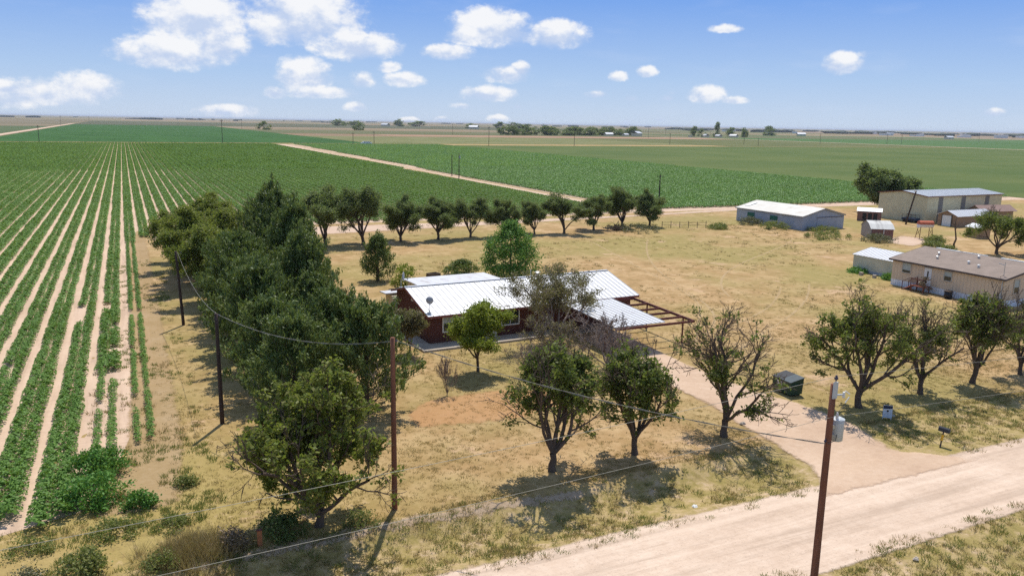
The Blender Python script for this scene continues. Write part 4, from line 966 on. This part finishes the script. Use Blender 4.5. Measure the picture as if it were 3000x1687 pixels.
cb, ro = gable('hen_house', (131.0, 88.8, 0), rad(-20), 2.4, 3.0, 1.75, 2.3, MT['tanboard'], MT['roofwhite'], 'small tan board hut with white roof left of the spreading tree', 'shed', 'y', .15)
fb, ro = gable('farm_house', (154.4, 104.2, 0), rad(-9), 8, 3.0, 2.55, 3.4, MT['tanboard'], MT['brownroof'], 'house with brown roof partly hidden behind the garage', 'house', 'x', .5)
tb, ro = gable('board_shed', (131, 76.5, 0), rad(-30), 7, 5, 2.1, 2.7, MT['tanboard'], MT['brownroof'], 'brown open shed at the right edge behind the spreading tree', 'shed', 'x', .4)
MB().box(1, 3, -.04, -.004, 0, 1.7).box(3.6, 5.8, -.04, -.004, 0, 1.7).build('bay_opening', MT['black'], tb)  # black panels stand in for the shaded inside of the bays
# beige shed beside the mobile home
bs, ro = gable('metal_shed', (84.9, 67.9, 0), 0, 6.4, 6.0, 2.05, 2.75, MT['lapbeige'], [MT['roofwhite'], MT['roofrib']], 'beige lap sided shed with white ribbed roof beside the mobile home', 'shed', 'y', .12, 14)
MB().box(-.03, -.004, 0, 6., .0, .35).build('base_band', MT['greysheet'], bs)
# mobile home
mh, ro = gable('mobile_home', (81.5, 51.6, 0), 0, 11.4, 13.6, 3.05, 4.15, MT['mhwall'], MT['shingle'], 'tan mobile home with brown shingle roof and white skirting', 'mobile home', 'y', .3, rt=.09, trim=simple('dark_drip_edge', (.09, .07, .065)), z0=.72)
MB().box(.0, .05, 0, 13.6, 0, .71).box(.055, 11.4, -.0, .05, 0, .71).build('skirting', MT['skirt'], mh)
window(mh, 11.1, 0, 1.75, 1.05, 1.15, .25, axis='x'); window(mh, 5.9, 0, 1.75, .85, .95, .5, axis='x')
window(mh, 1.7, 0, 1.45, .8, 1.35, .45, axis='y')
dr = MB().box(-.06, -.004, 8.35, 9.25, .74, 2.75).build('door', MT['white'], mh)
MB().box(-.075, -.062, 8.7, 8.88, 1.75, 2.4).build('pane', MT['glass'], dr)
MB().box(-.1, -.004, 8.2, 9.4, 2.78, 2.9).build('door_hood', MT['greyboard'], mh)
for y, x0, x1 in ((10.6, 5.55, 5.85), (7.6, 5.62, 5.82), (2.6, 5.55, 5.85)):
    MB().box(x0, x1, y-1.7, y+1.7, 4.22, 4.32).build('ridge_vent', MT['white'], ro)
for x, y in ((2.3, 9.6), (1.8, 4.2), (4.6, 6.2), (3.6, 10.4), (2.4, 5.8)):
    z = 3.05+x*1.1/5.7
    MB().tube([(x, y, z), (x, y, z+.3)], .09, 8).tube([(x, y, z+.3), (x, y, z+.38), (x, y, z+.45)], [.17, .17, .03], 10).build('roof_vent', MT['steel'] if y > 6 else MT['white'], ro)
MB().tube([(.55, .5, 3.1), (.55, .5, 4.75)], .035, 8).tube([(.55, .5, 4.4), (.1, .9, 4.6)], .05, 6).box(.4, .7, .35, .65, 3.12, 3.2).build('service_mast', MT['steel'], mh)
MB().tube([(-.06, .15, 3.0), (-.06, .15, 1.2)], .04, 6).box(-.16, -.0, .05, .4, .8, 1.4).build('meter_box', MT['greypaint'], mh)
MB().slab([(11.0, 3.4, 3.0), (14., 3.2, 2.7), (14., 6.2, 2.7), (11.0, 6.4, 3.0)], .08).box(13.7, 13.85, 3.4, 3.55, 0, 2.6).box(13.7, 13.85, 5.9, 6.05, 0, 2.6).build('rear_porch', MT['shingle'], mh)
# steps
st = empty('wooden_steps', (81.4, 60.0, 0), 0, 'red brown wooden steps and landing with railing at the white door', 'steps')
MB().box(-1.2, -.1, -.2, 1.5, .64, .72).build('landing', MT['deck'], st)
for k in range(4): MB().box(-1.15, -.15, 1.52+.26*k, 1.77+.26*k, .5-.14*k, .55-.14*k).build('tread', MT['deck'], st)
for x in (-1.2, -.12): MB().bar((x, 1.5, 1.55), (x, 2.6, .95), .06, .05).box(x-.03, x+.03, 1.46, 1.52, .0, 1.56).box(x-.03, x+.03, 2.55, 2.61, 0, .98).build('handrail', MT['rust'], st)
rl = MB()
for k in range(9): rl.box(-1.22, -1.18, -.15+.18*k, -.11+.18*k, .73, 1.51)
rl.box(-1.23, -1.17, -.2, 1.45, 1.5, 1.56).box(-1.2, -.12, -.2, -.15, 1.5, 1.56).build('railing', MT['rust'], st)
for x in (-1.15, -.2):
    for y in (-.15, 1.4): MB().box(x-.04, x+.04, y-.04, y+.04, 0, .639).build('leg', MT['deck'], st)
ac = empty('barrel', (80.6, 57.0, 0), 0, 'black round drum against the white skirting', 'drum')
MB().tube([(0, 0, 0), (0, 0, .8)], .42, 16).build('shell', MT['black'], ac, True); MB().tube([(0, 0, .8), (0, 0, .86)], [.46, .46], 16).build('rim', MT['bark'], ac)
for i, (x, y, lab) in enumerate([(83.0, 70.8, 'left concrete block on the bright grass by the beige shed'), (83.0, 68.8, 'right concrete block on the bright grass by the beige shed')]):
    o = MB().box(-.2, .2, -.2, .2, .15, .38).box(-.2, -.08, -.2, .2, 0, .149).box(.08, .2, -.2, .2, 0, .149).build('concrete_block', MT['concrete']); o.location = (x, y, 0); o.rotation_euler = (0, 0, .4*i); tag(o, lab, 'block', 'blocks by the beige shed')
# tank on stand
tk = empty('fuel_tank', (121.8, 91.9, 0), rad(-25), 'red topped white tank on tall leg stand beside the sheds', 'tank')
def halfcyl(a0, a1, r, x0, x1, k=12):
    vs = [(x, r*math.cos(a0+(a1-a0)*i/k), 2.45+r*math.sin(a0+(a1-a0)*i/k)) for x in (x0, x1) for i in range(k+1)]
    fs = [(i, i+1, k+2+i, k+1+i) for i in range(k)]+[tuple(range(k+1))[::-1], tuple(range(k+1, 2*k+2)), (0, k+1, 2*k+1, k)]
    return vs, fs
MB().add(*halfcyl(0, math.pi, .62, -1.2, 1.2)).build('upper_shell', MT['redtank'], tk)
MB().add(*halfcyl(math.pi, 2*math.pi, .6, -1.2, 1.2)).build('lower_shell', MT['white'], tk)
for sx_ in (-1, 1):
    for sy_ in (-1, 1): MB().tube([(sx_*.95, sy_*.4, 2.05), (sx_*1.15, sy_*.75, 0)], .05, 6).build('leg', MT['rust'], tk)
for sx_ in (-1, 1): MB().tube([(sx_*1.0, -.5, 1.6), (sx_*1.12, .68, .5)], .03, 5).tube([(sx_*1., .5, 1.6), (sx_*1.12, -.68, .5)], .03, 5).build('brace', MT['rust'], tk)
# trailer by the barn wall
tv = empty('utility_trailer', (141.2, 110.0, 0), rad(90), 'dark blue low trailer with rack parked at the barn gable wall', 'trailer')
bl = simple('dark_blue_paint', (.04, .06, .1))
MB().box(-1.6, 1.6, -.7, .7, .45, .9).build('bed', bl, tv)
rk = MB()
for x in (-1.5, -.5, .5, 1.5):
    for y in (-.65, .65): rk.box(x-.03, x+.03, y-.03, y+.03, .9, 1.5)
for y in (-.65, .65): rk.box(-1.55, 1.55, y-.03, y+.03, 1.5, 1.56)
rk.build('rack', MT['bark'], tv)
for x in (-.8, .8):
    for y in (-.78, .78): MB().tube([(x, y-.1, .36), (x, y+.1, .36)], .36, 14).build('wheel', MT['tyre'], tv)
fn = empty('pasture_fence', (0, 0, 0), 0, 'short grey rail fence at the right end of the shade tree row', 'fence')
for i in range(6):
    x, y = 87+i*1.5, 118.6-.6*i; MB().tube([(x, y, -.1), (x, y, 1.1+.1*(i % 2))], .06, 6).build('post', MT['bark'], fn)
rm = MB()
for z in (.5, .95): rm.bar((87, 118.6, z), (94.5, 115.6, z), .04, .05)
rm.build('rail', MT['bark'], fn)
br = empty('brush_pile', (76.4, 117.3, 0), 0, 'pile of dead grey branches under the ninth shade tree', 'brush pile')
b2 = MB(); Rr = random.Random(4)
for i in range(60):
    a = Rr.uniform(0, 6.28); p = Vector((Rr.gauss(0, 1.2), Rr.gauss(0, .7), Rr.uniform(0, .6))); b2.tube([p, p+Vector((math.cos(a), math.sin(a), Rr.uniform(.1, .7)))*Rr.uniform(.8, 1.8)], [.05, .02], 4)
b2.build('branches', MT['bark'], br)

# ------------------------------------------------------------------ roadside things
db = empty('dumpster', (39.95, 38.84, 0), rad(-3), 'dark green dumpster with white notice standing beside the driveway', 'dumpster')
bod = MB().add([(0, 0, .12), (1.0, 0, .12), (1.0, 1.75, .12), (0, 1.75, .12), (-.06, -.03, 1.0), (1.06, -.03, 1.22), (1.06, 1.78, 1.22), (-.06, 1.78, 1.0)], [(3,2,1,0),(4,5,6,7),(0,1,5,4),(1,2,6,5),(2,3,7,6),(3,0,4,7)])
bod.build('bin', MT['dumpster'], db)
MB().slab([(-.12, -.06, 1.05), (1.08, -.06, 1.29), (1.08, .86, 1.29), (-.12, .86, 1.05)], .04).build('lid', MT['lid'], db)
MB().slab([(-.12, .88, 1.05), (1.08, .88, 1.29), (1.08, 1.81, 1.29), (-.12, 1.81, 1.05)], .04).build('lid', MT['black'], db)
for y in (-.12, 1.79): MB().box(.1, .9, y, y+.08, .72, .86).build('fork_pocket', MT['dumpster'], db)
sgn = MB().box(-.052, -.035, .82, 1.32, .42, .95).build('notice', MT['white'], db)
MB().tube([(-.0525, 1.07, .78), (-.056, 1.07, .78)], .09, 12).build('emblem', MT['black'], sgn)
MB().box(-.055, -.053, .92, 1.22, .6, .625).box(-.055, -.053, .92, 1.22, .54, .56).build('text_lines', MT['greypaint'], sgn)
MB().box(-.055, -.043, .5, .72, .7, .9).build('sticker', MT['cream'], db)
for x in (.12, .88):
    for y in (.15, 1.6): MB().tube([(x-.03, y, .07), (x+.03, y, .07)], .07, 8).build('caster', MT['tyre'], db)
ys_ = empty('yard_sign', (42.46, 33.1, float(zg(42.46, 33.1))), rad(-38), 'white yard sign with dark top band under the largest roadside tree', 'sign')
MB().box(-.28, .28, -.02, .02, .16, .98).build('panel', simple('sign_white', (.5, .58, .66), .05), ys_)
MB().box(-.27, .27, -.026, -.021, .76, .965).build('header_band', simple('sign_navy', (.03, .04, .07)), ys_)
MB().tube([(0, -.0215, .62), (0, -.026, .62)], .07, 10).build('emblem', MT['black'], ys_)
MB().box(-.2, .2, -.025, -.021, .46, .49).box(-.18, .18, -.025, -.021, .4, .415).box(-.2, .1, -.025, -.021, .24, .27).build('text_lines', MT['greypaint'], ys_)
for x in (-.25, .25): MB().box(x-.02, x+.02, .0205, .045, -.15, .9).build('stake', MT['white'], ys_)
mbx = empty('mailbox', (41.9, 28.85, float(zg(41.9, 28.85))), rad(10), 'dark mailbox on leaning post with yellow band at the road edge', 'mailbox')
MB().tube([(-.25, -.05, -.1), (.12, .02, .9)], .045, 8).build('post', MT['bark'], mbx)
MB().tube([(-.095, -.02, .38), (.04, .0, .7)], .068, 8).build('reflector_band', MT['yellowp'], mbx)
vs, fs = [], []; k = 8
pr = [(-.11, 0), (.11, 0)]+[(.11*math.cos(math.pi*i/k), .16+.11*math.sin(math.pi*i/k)) for i in range(k+1)]
n = len(pr); MB().add([(x+.13, -.3, .88+z) for x, z in pr]+[(x+.13, .3, .88+z) for x, z in pr], [tuple(range(n)), tuple(range(2*n-1, n-1, -1))]+[(i+n, (i+1) % n+n, (i+1) % n, i) for i in range(n)]).build('box', simple('mailbox_grey', (.05, .055, .065)), mbx)
MB().box(.245, .255, -.2, -.05, 1.02, 1.1).build('flag', MT['redtank'], mbx)
rp = empty('marker_post', (4.1, 33.1, float(zg(4.1, 33.1))-.05), 0, 'short rusty orange post in the weeds near the corner pole', 'post')
MB().box(-.1, .1, -.04, .04, 0, .78).build('shaft', simple('rusty_orange', (.4, .15, .06), .25), rp); MB().box(-.12, .12, -.06, .06, .78, .82).build('cap', MT['rust'], rp)
Rr = random.Random(9)
for i, (x, y, s, lab) in enumerate([(33.4, 36.1, .16, 'pale stone in the grass at the left driveway edge'), (43.3, 33.4, .14, 'grey stone just right of the white yard sign'), (24.1, 28.9, .13, 'flat white stone at the road edge left of the driveway'), (29.4, 20.7, .12, 'tan stone in the near verge at the bottom right')]):
    vs = []; fs = []
    for j in range(5):
        for k in range(8):
            ph, th = math.pi*j/4, 2*math.pi*k/8; q = s*Rr.uniform(.75, 1.2); vs.append((q*1.3*math.sin(ph)*math.cos(th), q*math.sin(ph)*math.sin(th), s*.5+q*.7*math.cos(ph)))
    fs = [(j*8+k, j*8+(k+1) % 8, (j+1)*8+(k+1) % 8, (j+1)*8+k) for j in range(4) for k in range(8)]
    o = mesh_np('stone', vs, fs, MT['concrete'] if i != 2 else MT['white']); o.location = (x, y, float(zg(x, y))); tag(o, lab, 'stone')

# ------------------------------------------------------------------ utility poles and wires
def pole(x, y, h, r, mat, label, lean=(0, 0), group=None, top=None):
    o = empty('utility_pole', (x, y, float(zg(x, y))), 0, label, 'utility pole', group)
    k = 7; MB().tube([(lean[0]*i/k, lean[1]*i/k, h*i/k-(.3 if i == 0 else 0)) for i in range(k+1)], [r*(1.12-.3*i/k) for i in range(k+1)], 14).build('shaft', mat, o, True)
    return o
def insul(o, p, s=1.):
    x, y, z = p; return MB().tube([(x, y, z), (x, y, z+.05*s), (x, y, z+.06*s), (x, y, z+.12*s), (x, y, z+.13*s), (x, y, z+.19*s)], [.02*s, .03*s, .07*s, .06*s, .045*s, .03*s], 10).build('insulator', MT['ceramic'], o)
HB = 8.95; RX, RY = 22.65, 20.0; zb = float(zg(RX, RY))
p1 = pole(RX, RY, HB-zb, .135, MT['polewood'], 'nearest red brown utility pole with grey transformer and top insulator')
hl = HB-zb
MB().box(-.15, .05, -.16, -.11, hl-.5, hl+.12).tube([(-.06, -.135, hl+.1), (-.06, -.135, hl+.2)], .02, 6).build('pole_top_pin', MT['greypaint'], p1)
insul(p1, (-.06, -.135, hl+.17), 1.1)
# cutout arm to the right
ar = MB().bar((.1, -.02, hl-.42), (.62, .05, hl-.5), .05, .05).build('cutout_arm', MT['greypaint'], p1)
MB().tube([(.62, .05, hl-.4), (.62, .05, hl-.62)], [.05, .05], 8).tube([(.66, .03, hl-.36), (.86, .0, hl-.5)], .025, 6).tube([(.86, 0, hl-.6), (.7, .02, hl-.82)], .025, 6).build('fuse_cutout', MT['white'], ar)
# transformer can
tc = MB(); cx, cyy, cz = .46, .06, hl-2.25
tc.tube([(cx, cyy, cz), (cx, cyy, cz+.03), (cx, cyy, cz+.72), (cx, cyy, cz+.78)], [.2, .235, .235, .235], 20)
tcan = tc.build('transformer', MT['greypaint'], p1, True)
MB().tube([(cx, cyy, cz+.785), (cx, cyy, cz+.84), (cx, cyy, cz+.9)], [.255, .25, .12], 20).build('lid', MT['greypaint'], tcan)
MB().tube([(cx-.12, cyy-.06, cz+.86), (cx-.12, cyy-.06, cz+.98), (cx-.12, cyy-.06, cz+1.12)], [.06, .05, .03], 10).build('bushing', MT['white'], tcan)
MB().box(.1, .26, -.05, .15, cz+.15, cz+.3).box(.1, .26, -.05, .15, cz+.52, cz+.66).build('bracket', MT['steel'], tcan)
MB().tube([(.7, .06, cz+.55), (.82, .06, cz+.45), (.82, .08, cz+.2), (.7, .05, cz+.12)], .015, 5).tube([(cx-.12, cyy-.06, cz+1.12), (.7, 0, hl-.9)], .01, 5).tube([(.3, -.1, cz+.3), (.2, -.15, cz+.1), (-.12, -.1, cz+.02)], .015, 5).build('lead_wire', MT['cable'], tcan)
insul(p1, (-.17, -.03, cz+.02), .8)
p2 = pole(10.4, 34.0, 8.4, .125, MT['polewood'], 'tall red brown pole with bare top between elm and house')
p3 = pole(4.2, 48.6, 6.8, .12, MT['darkpole'], 'dark pole at the left of the cedars, nearer of two by the crop')
p4 = pole(3.7, 74.6, 6.6, .12, MT['darkpole'], 'dark pole at the left of the cedars, farther of two by the crop', (-.25, 0))
for p, z in ((p2, 8.15), (p3, 6.6), (p4, 6.4)): insul(p, (.16, -.02, z), .8)
def wire(name, a, b, sag, r, mat, label, extra=None, twist=0):
    a, b = Vector(a), Vector(b); n = 36; pts = []
    for i in range(n+1):
        t = i/n; p = a.lerp(b, t); p.z -= sag*4*t*(1-t); pts.append(p)
    mb = MB().tube(pts, r, 5)
    if twist:
        m = int((b-a).length*2.2)
        for s in range(2):
            q = []
            for i in range(m+1):
                t = i/m; p = a.lerp(b, t); p.z -= sag*4*t*(1-t); ph = t*(b-a).length*2.4+s*math.pi
                q.append(p+Vector((0, math.cos(ph), math.sin(ph)))*r*2.2)
            mb.tube(q, r*.8, 4, 1)
    o = mb.build(name, [mat, MT['wire']]); return tag(o, label, 'power line')
wire('power_line', (RX-.06, RY-.135, HB+.33), (-55, 20.2, 9.0), 1.0, .007, MT['wire'], 'upper bare wire running left from the nearest pole top')
wire('power_line', (RX-.06, RY-.135, HB+.33), (100, 19.8, 9.4), 1.0, .007, MT['wire'], 'upper bare wire running right from the nearest pole top')
wire('power_line', (RX, RY-.14, HB-1.2), (-55, 20.2, 7.6), 1.0, .007, MT['wire'], 'lower bare wire running left from the nearest pole')
wire('power_line', (RX, RY-.14, HB-1.2), (100, 19.8, 8.0), 1.0, .007, MT['wire'], 'lower bare wire running right from the nearest pole')
wire('service_cable', (RX-.17, RY-.03, HB-2.25), (10.56, 33.98, 8.25), .45, .011, MT['cable'], 'twisted service cable from transformer pole to the tall red brown pole', twist=1)
wire('service_cable', (10.56, 33.98, 8.25), (4.36, 48.58, 6.7), .75, .011, MT['cable'], 'sagging twisted cable in front of the cedars', twist=1)
wire('service_cable', (4.36, 48.58, 6.7), (3.6, 74.6, 6.5), .9, .011, MT['cable'], 'sagging twisted cable between the two dark poles', twist=1)
fp = [(100.5, 257.7, 7.2, 'left of two poles standing on the farm lane through the cotton'), (99.1, 247.7, 8.0, 'right of two poles standing on the farm lane through the cotton'), (116.9, 161.2, 6.5, 'crossarm pole in the cotton behind the right end of the shade trees'), (136.7, 107.5, 6.6, 'leaning dark pole before the big barn gable')]
for i, (x, y, h, lab) in enumerate(fp):
    o = pole(x, y, h, .15, MT['darkpole'], lab, (.8, -.9) if i == 3 else (0, 0))
    if i == 2: MB().box(-1.0, 1.0, -.06, .06, h-.55, h-.42).build('crossarm', MT['darkpole'], o)
    if i == 1: MB().tube([(.25, -.1, h-1.6), (.25, -.1, h-.8)], .2, 10).build('transformer', MT['greypaint'], o)
    if i == 3: MB().box(.3, .8, -1., -.8, h-.15, h+.1).build('lamp_head', MT['white'], o)
FPL = [(-51.2, 636.1, 11), (65.5, 627, 17), (174.6, 612.4, 10), (262, 591.5, 15), (344.8, 600, 15), (489.3, 661.9, 11), (598.7, 679.1, 13), (575.3, 631.6, 8), (730.2, 699.8, 13), (866.2, 721.2, 13), (898.3, 726.2, 12), (-97, 1650, 17), (-60, 1900, 17), (190, 1500, 17), (110, 1905, 15), (430, 1100, 16), (700, 1000, 15), (950, 1300, 15), (1100, 1350, 15), (1300, 900, 13), (155, 600, 9)]
WHERE = ['at the left end of the far green field edge', 'tallest, at the far edge of the cotton field', 'beside the white car on the far lane', 'before the yellow pasture', 'before the far tree grove', 'right of the far tree grove', 'left of the far lane bend', 'short, left of the far lane bend', 'in front of the distant town left', 'left of a pair on the tan far lane', 'right of a pair on the tan far lane', 'on the tan lane at far left', 'beyond the far green field, left', 'beyond the far green field, right', 'beyond the far green field, middle', 'left of the far grove', 'behind the far grove', 'right beyond the far farmstead', 'further right beyond the far farmstead', 'in the green field at far right', 'just left of the white car on the far lane']
fpole = None
for i, ((x, y, h), wh_) in enumerate(zip(FPL, WHERE)):
    if fpole is None:
        fpole = empty('utility_pole', (x, y, 0)); MB().tube([(0, 0, -.2), (0, 0, 10)], [.2, .16], 6).build('shaft', MT['darkpole'], fpole); MB().box(-1.1, 1.1, -.08, .08, 9.2, 9.4).build('crossarm', MT['darkpole'], fpole); o = fpole
    else: o = dup(fpole, (x, y, 0))
    o.scale = (1.0, 1.0, h/10); tag(o, 'distant thin pole '+wh_, 'utility pole', 'distant power poles')

# ------------------------------------------------------------------ far things
cr_ = empty('parked_car', (168, 611, 0), rad(10), 'white vehicle on the far lane at the corner of the far green field', 'car')
MB().box(-4.5, 4.5, -1.1, 1.1, .6, 1.5).box(-2.6, 3.2, -1., 1., 1.5, 2.4).build('body', MT['white'], cr_)
MB().box(-2.5, 3.1, -1.03, 1.03, 1.75, 2.05).build('window', MT['glass'], cr_)
for x in (-2.8, 2.8):
    for y in (-1.1, 1.1): MB().tube([(x, y-.1, .5), (x, y+.1, .5)], .5, 10).build('wheel', MT['tyre'], cr_)
ft = [make_dense('far_tree', 500+i, 10, 13, MT['backtree'], 700, 1.5, 1.0, .02, .65, 1.2) for i in range(3)]
Rr = random.Random(12); cnt = 0
def fartree(x, y, h, wd, label, group=None):
    global cnt
    o = ft[cnt] if cnt < 3 else dup(ft[Rr.randrange(3)]); cnt += 1
    o.location = (x, y, 0); o.scale = (wd/13, wd/13, h/10); o.rotation_euler = (0, 0, Rr.uniform(0, 6))
    return tag(o, label, 'tree', group)
for i in range(30):
    t = i/29; fartree(540+t*290+Rr.uniform(-4, 4), 1150+t*70+Rr.uniform(-15, 25), Rr.uniform(9, 14)*(1.15 if i % 7 == 0 else 1), Rr.uniform(18, 28), 'dark tree of the long grove beyond the red ploughed strip', 'trees of the far grove')
for i, (x, y, h, wd, lab) in enumerate([(902, 1150, 17, 18, 'round tree left of the tall far conifer'), (925, 1160, 13, 16, 'lower round tree beside the tall far conifer'), (955, 1155, 24, 14, 'tall dark conifer at the distant farmstead'), (1010, 1180, 16, 24, 'wide tree right of the tall far conifer'), (1040, 1180, 18, 15, 'last tree of the distant farmstead'),
    (1380, 1480, 20, 34, 'lone round tree on the far right green field edge'), (1245, 560, 10, 16, 'left of a pair of small trees in the far right field'), (1275, 560, 10, 13, 'right of a pair of small trees in the far right field'), (215, 1420, 13, 24, 'lone dark tree right of the far green field'), (395, 1500, 11, 16, 'small dark bush tree in the grey stubble left'), (405, 1520, 12, 18, 'small dark bush tree in the grey stubble right'),
    (640, 2650, 22, 60, 'dark tree clump at the left of the horizon farms'), (700, 2650, 18, 70, 'low tree clump beside the horizon farms'), (860, 2700, 26, 40, 'round tree before the horizon farms'), (940, 2720, 18, 80, 'flat tree clump at the right of the horizon farms'), (960, 2300, 16, 40, 'tree beside the small white horizon barn'), (1080, 2350, 20, 40, 'first tree of the horizon windbreak'), (1130, 2360, 22, 60, 'second tree of the horizon windbreak'), (1180, 2360, 15, 60, 'third tree of the horizon windbreak')]):
    fartree(x, y, h, wd, lab)
fh = empty('far_house', (0, 0, 0))
MB().box(-7, 7, -4, 4, 0, 3.2).build('wall', MT['cream'], fh)
MB().slab([(-7.5, -4.5, 3.2), (7.5, -4.5, 3.2), (7.5, 0, 5.6), (-7.5, 0, 5.6)], .15).slab([(-7.5, 4.5, 3.2), (7.5, 4.5, 3.2), (7.5, .01, 5.6), (-7.5, .01, 5.6)], .15).build('roof', MT['roofwhite'], fh)
FH = [(735, 1165, 1, 'grey roofed house at the middle of the far grove'), (772, 1170, .8, 'small white shed right of the grove house'), (800, 1178, 1.5, 'white barn at the right end of the far grove'), (885, 1140, .8, 'white building left in the distant farmstead'), (915, 1135, 1., 'white building left of the tall far conifer'), (945, 1138, .9, 'white building in front of the tall far conifer'), (985, 1145, 1., 'white building right of the tall far conifer'),
      (780, 2600, 1.9, 'pale building among the horizon farms'), (905, 2150, 1.8, 'white barn alone below the horizon farms'), (1500, 1500, 1.4, 'small dark walled white barn in the far right field'), (1700, 1250, 1.3, 'low white building at the far field edge')]
for i, (x, y, s, lab) in enumerate(FH):
    o = fh if i == 0 else dup(fh); o.location = (x, y, 0); o.scale = (s, s, s); o.rotation_euler = (0, 0, .3*i); tag(o, lab, 'house', 'distant buildings')
# the town and far tree lines on the horizon read as one mass
R = np.random.default_rng(21)
def farmass(name, n, az0, az1, d0, d1, hmin, hmax, wmin, wmax, mat, prob=1):
    mb = MB()
    for i in range(n):
        a = rad(R.uniform(az0, az1)); d = R.uniform(d0, d1); x, y = d*math.sin(a), d*math.cos(a)
        h = R.uniform(hmin, hmax); wd = R.uniform(wmin, wmax); q = R.uniform(0, 3.1)
        M_ = Matrix.Translation((x, y, 0)) @ Matrix.Rotation(q, 4, 'Z')
        k = 6; pts = [(wd*math.cos(6.283*j/k)*R.uniform(.7, 1.1), wd*.5*math.sin(6.283*j/k), z*h*R.uniform(.8, 1.1)) for z in (0, .75) for j in range(k)]+[(R.uniform(-.3, .3)*wd, 0, h)]
        mb.add([tuple(M_ @ Vector(p)) for p in pts], [(j, (j+1) % k, (j+1) % k+k, j+k) for j in range(k)]+[(k+j, k+(j+1) % k, 2*k) for j in range(k)])
    return tag(mb.build(name, mat), kind='stuff')
farmass('far_treeline', 70, 36, 60, 3200, 6200, 7, 12, 18, 70, simple('far_tree_mass', (.05, .065, .035)))
farmass('far_treeline', 34, -8, 36, 5500, 9500, 7, 14, 20, 90, simple('far_tree_mass_b', (.05, .065, .035)))
mb = MB()
for i in range(30):
    a = rad(R.uniform(40, 58)); d = R.uniform(2700, 4200); s = R.uniform(6, 18); M_ = Matrix.Translation((d*math.sin(a), d*math.cos(a), 0)) @ Matrix.Rotation(R.uniform(0, 3), 4, 'Z')
    mb.box(-s, s, -s*.5, s*.5, 0, R.uniform(4, 9), 0, M_)
tag(mb.build('far_town', MT['white']), kind='stuff')

# ------------------------------------------------------------------ air
hm = bpy.data.materials.new('air'); hm.use_nodes = True; t = NT(hm.node_tree)
pv = t.n('ShaderNodeVolumePrincipled', {'Color': (.78, .86, 1, 1), 'Density': 5e-5, 'Anisotropy': .2})
t.n('ShaderNodeOutputMaterial', {1: pv.outputs[0]})
tag(MB().box(-41000, 41000, -41000, 41000, -2, 30).build('haze', hm), kind='stuff')
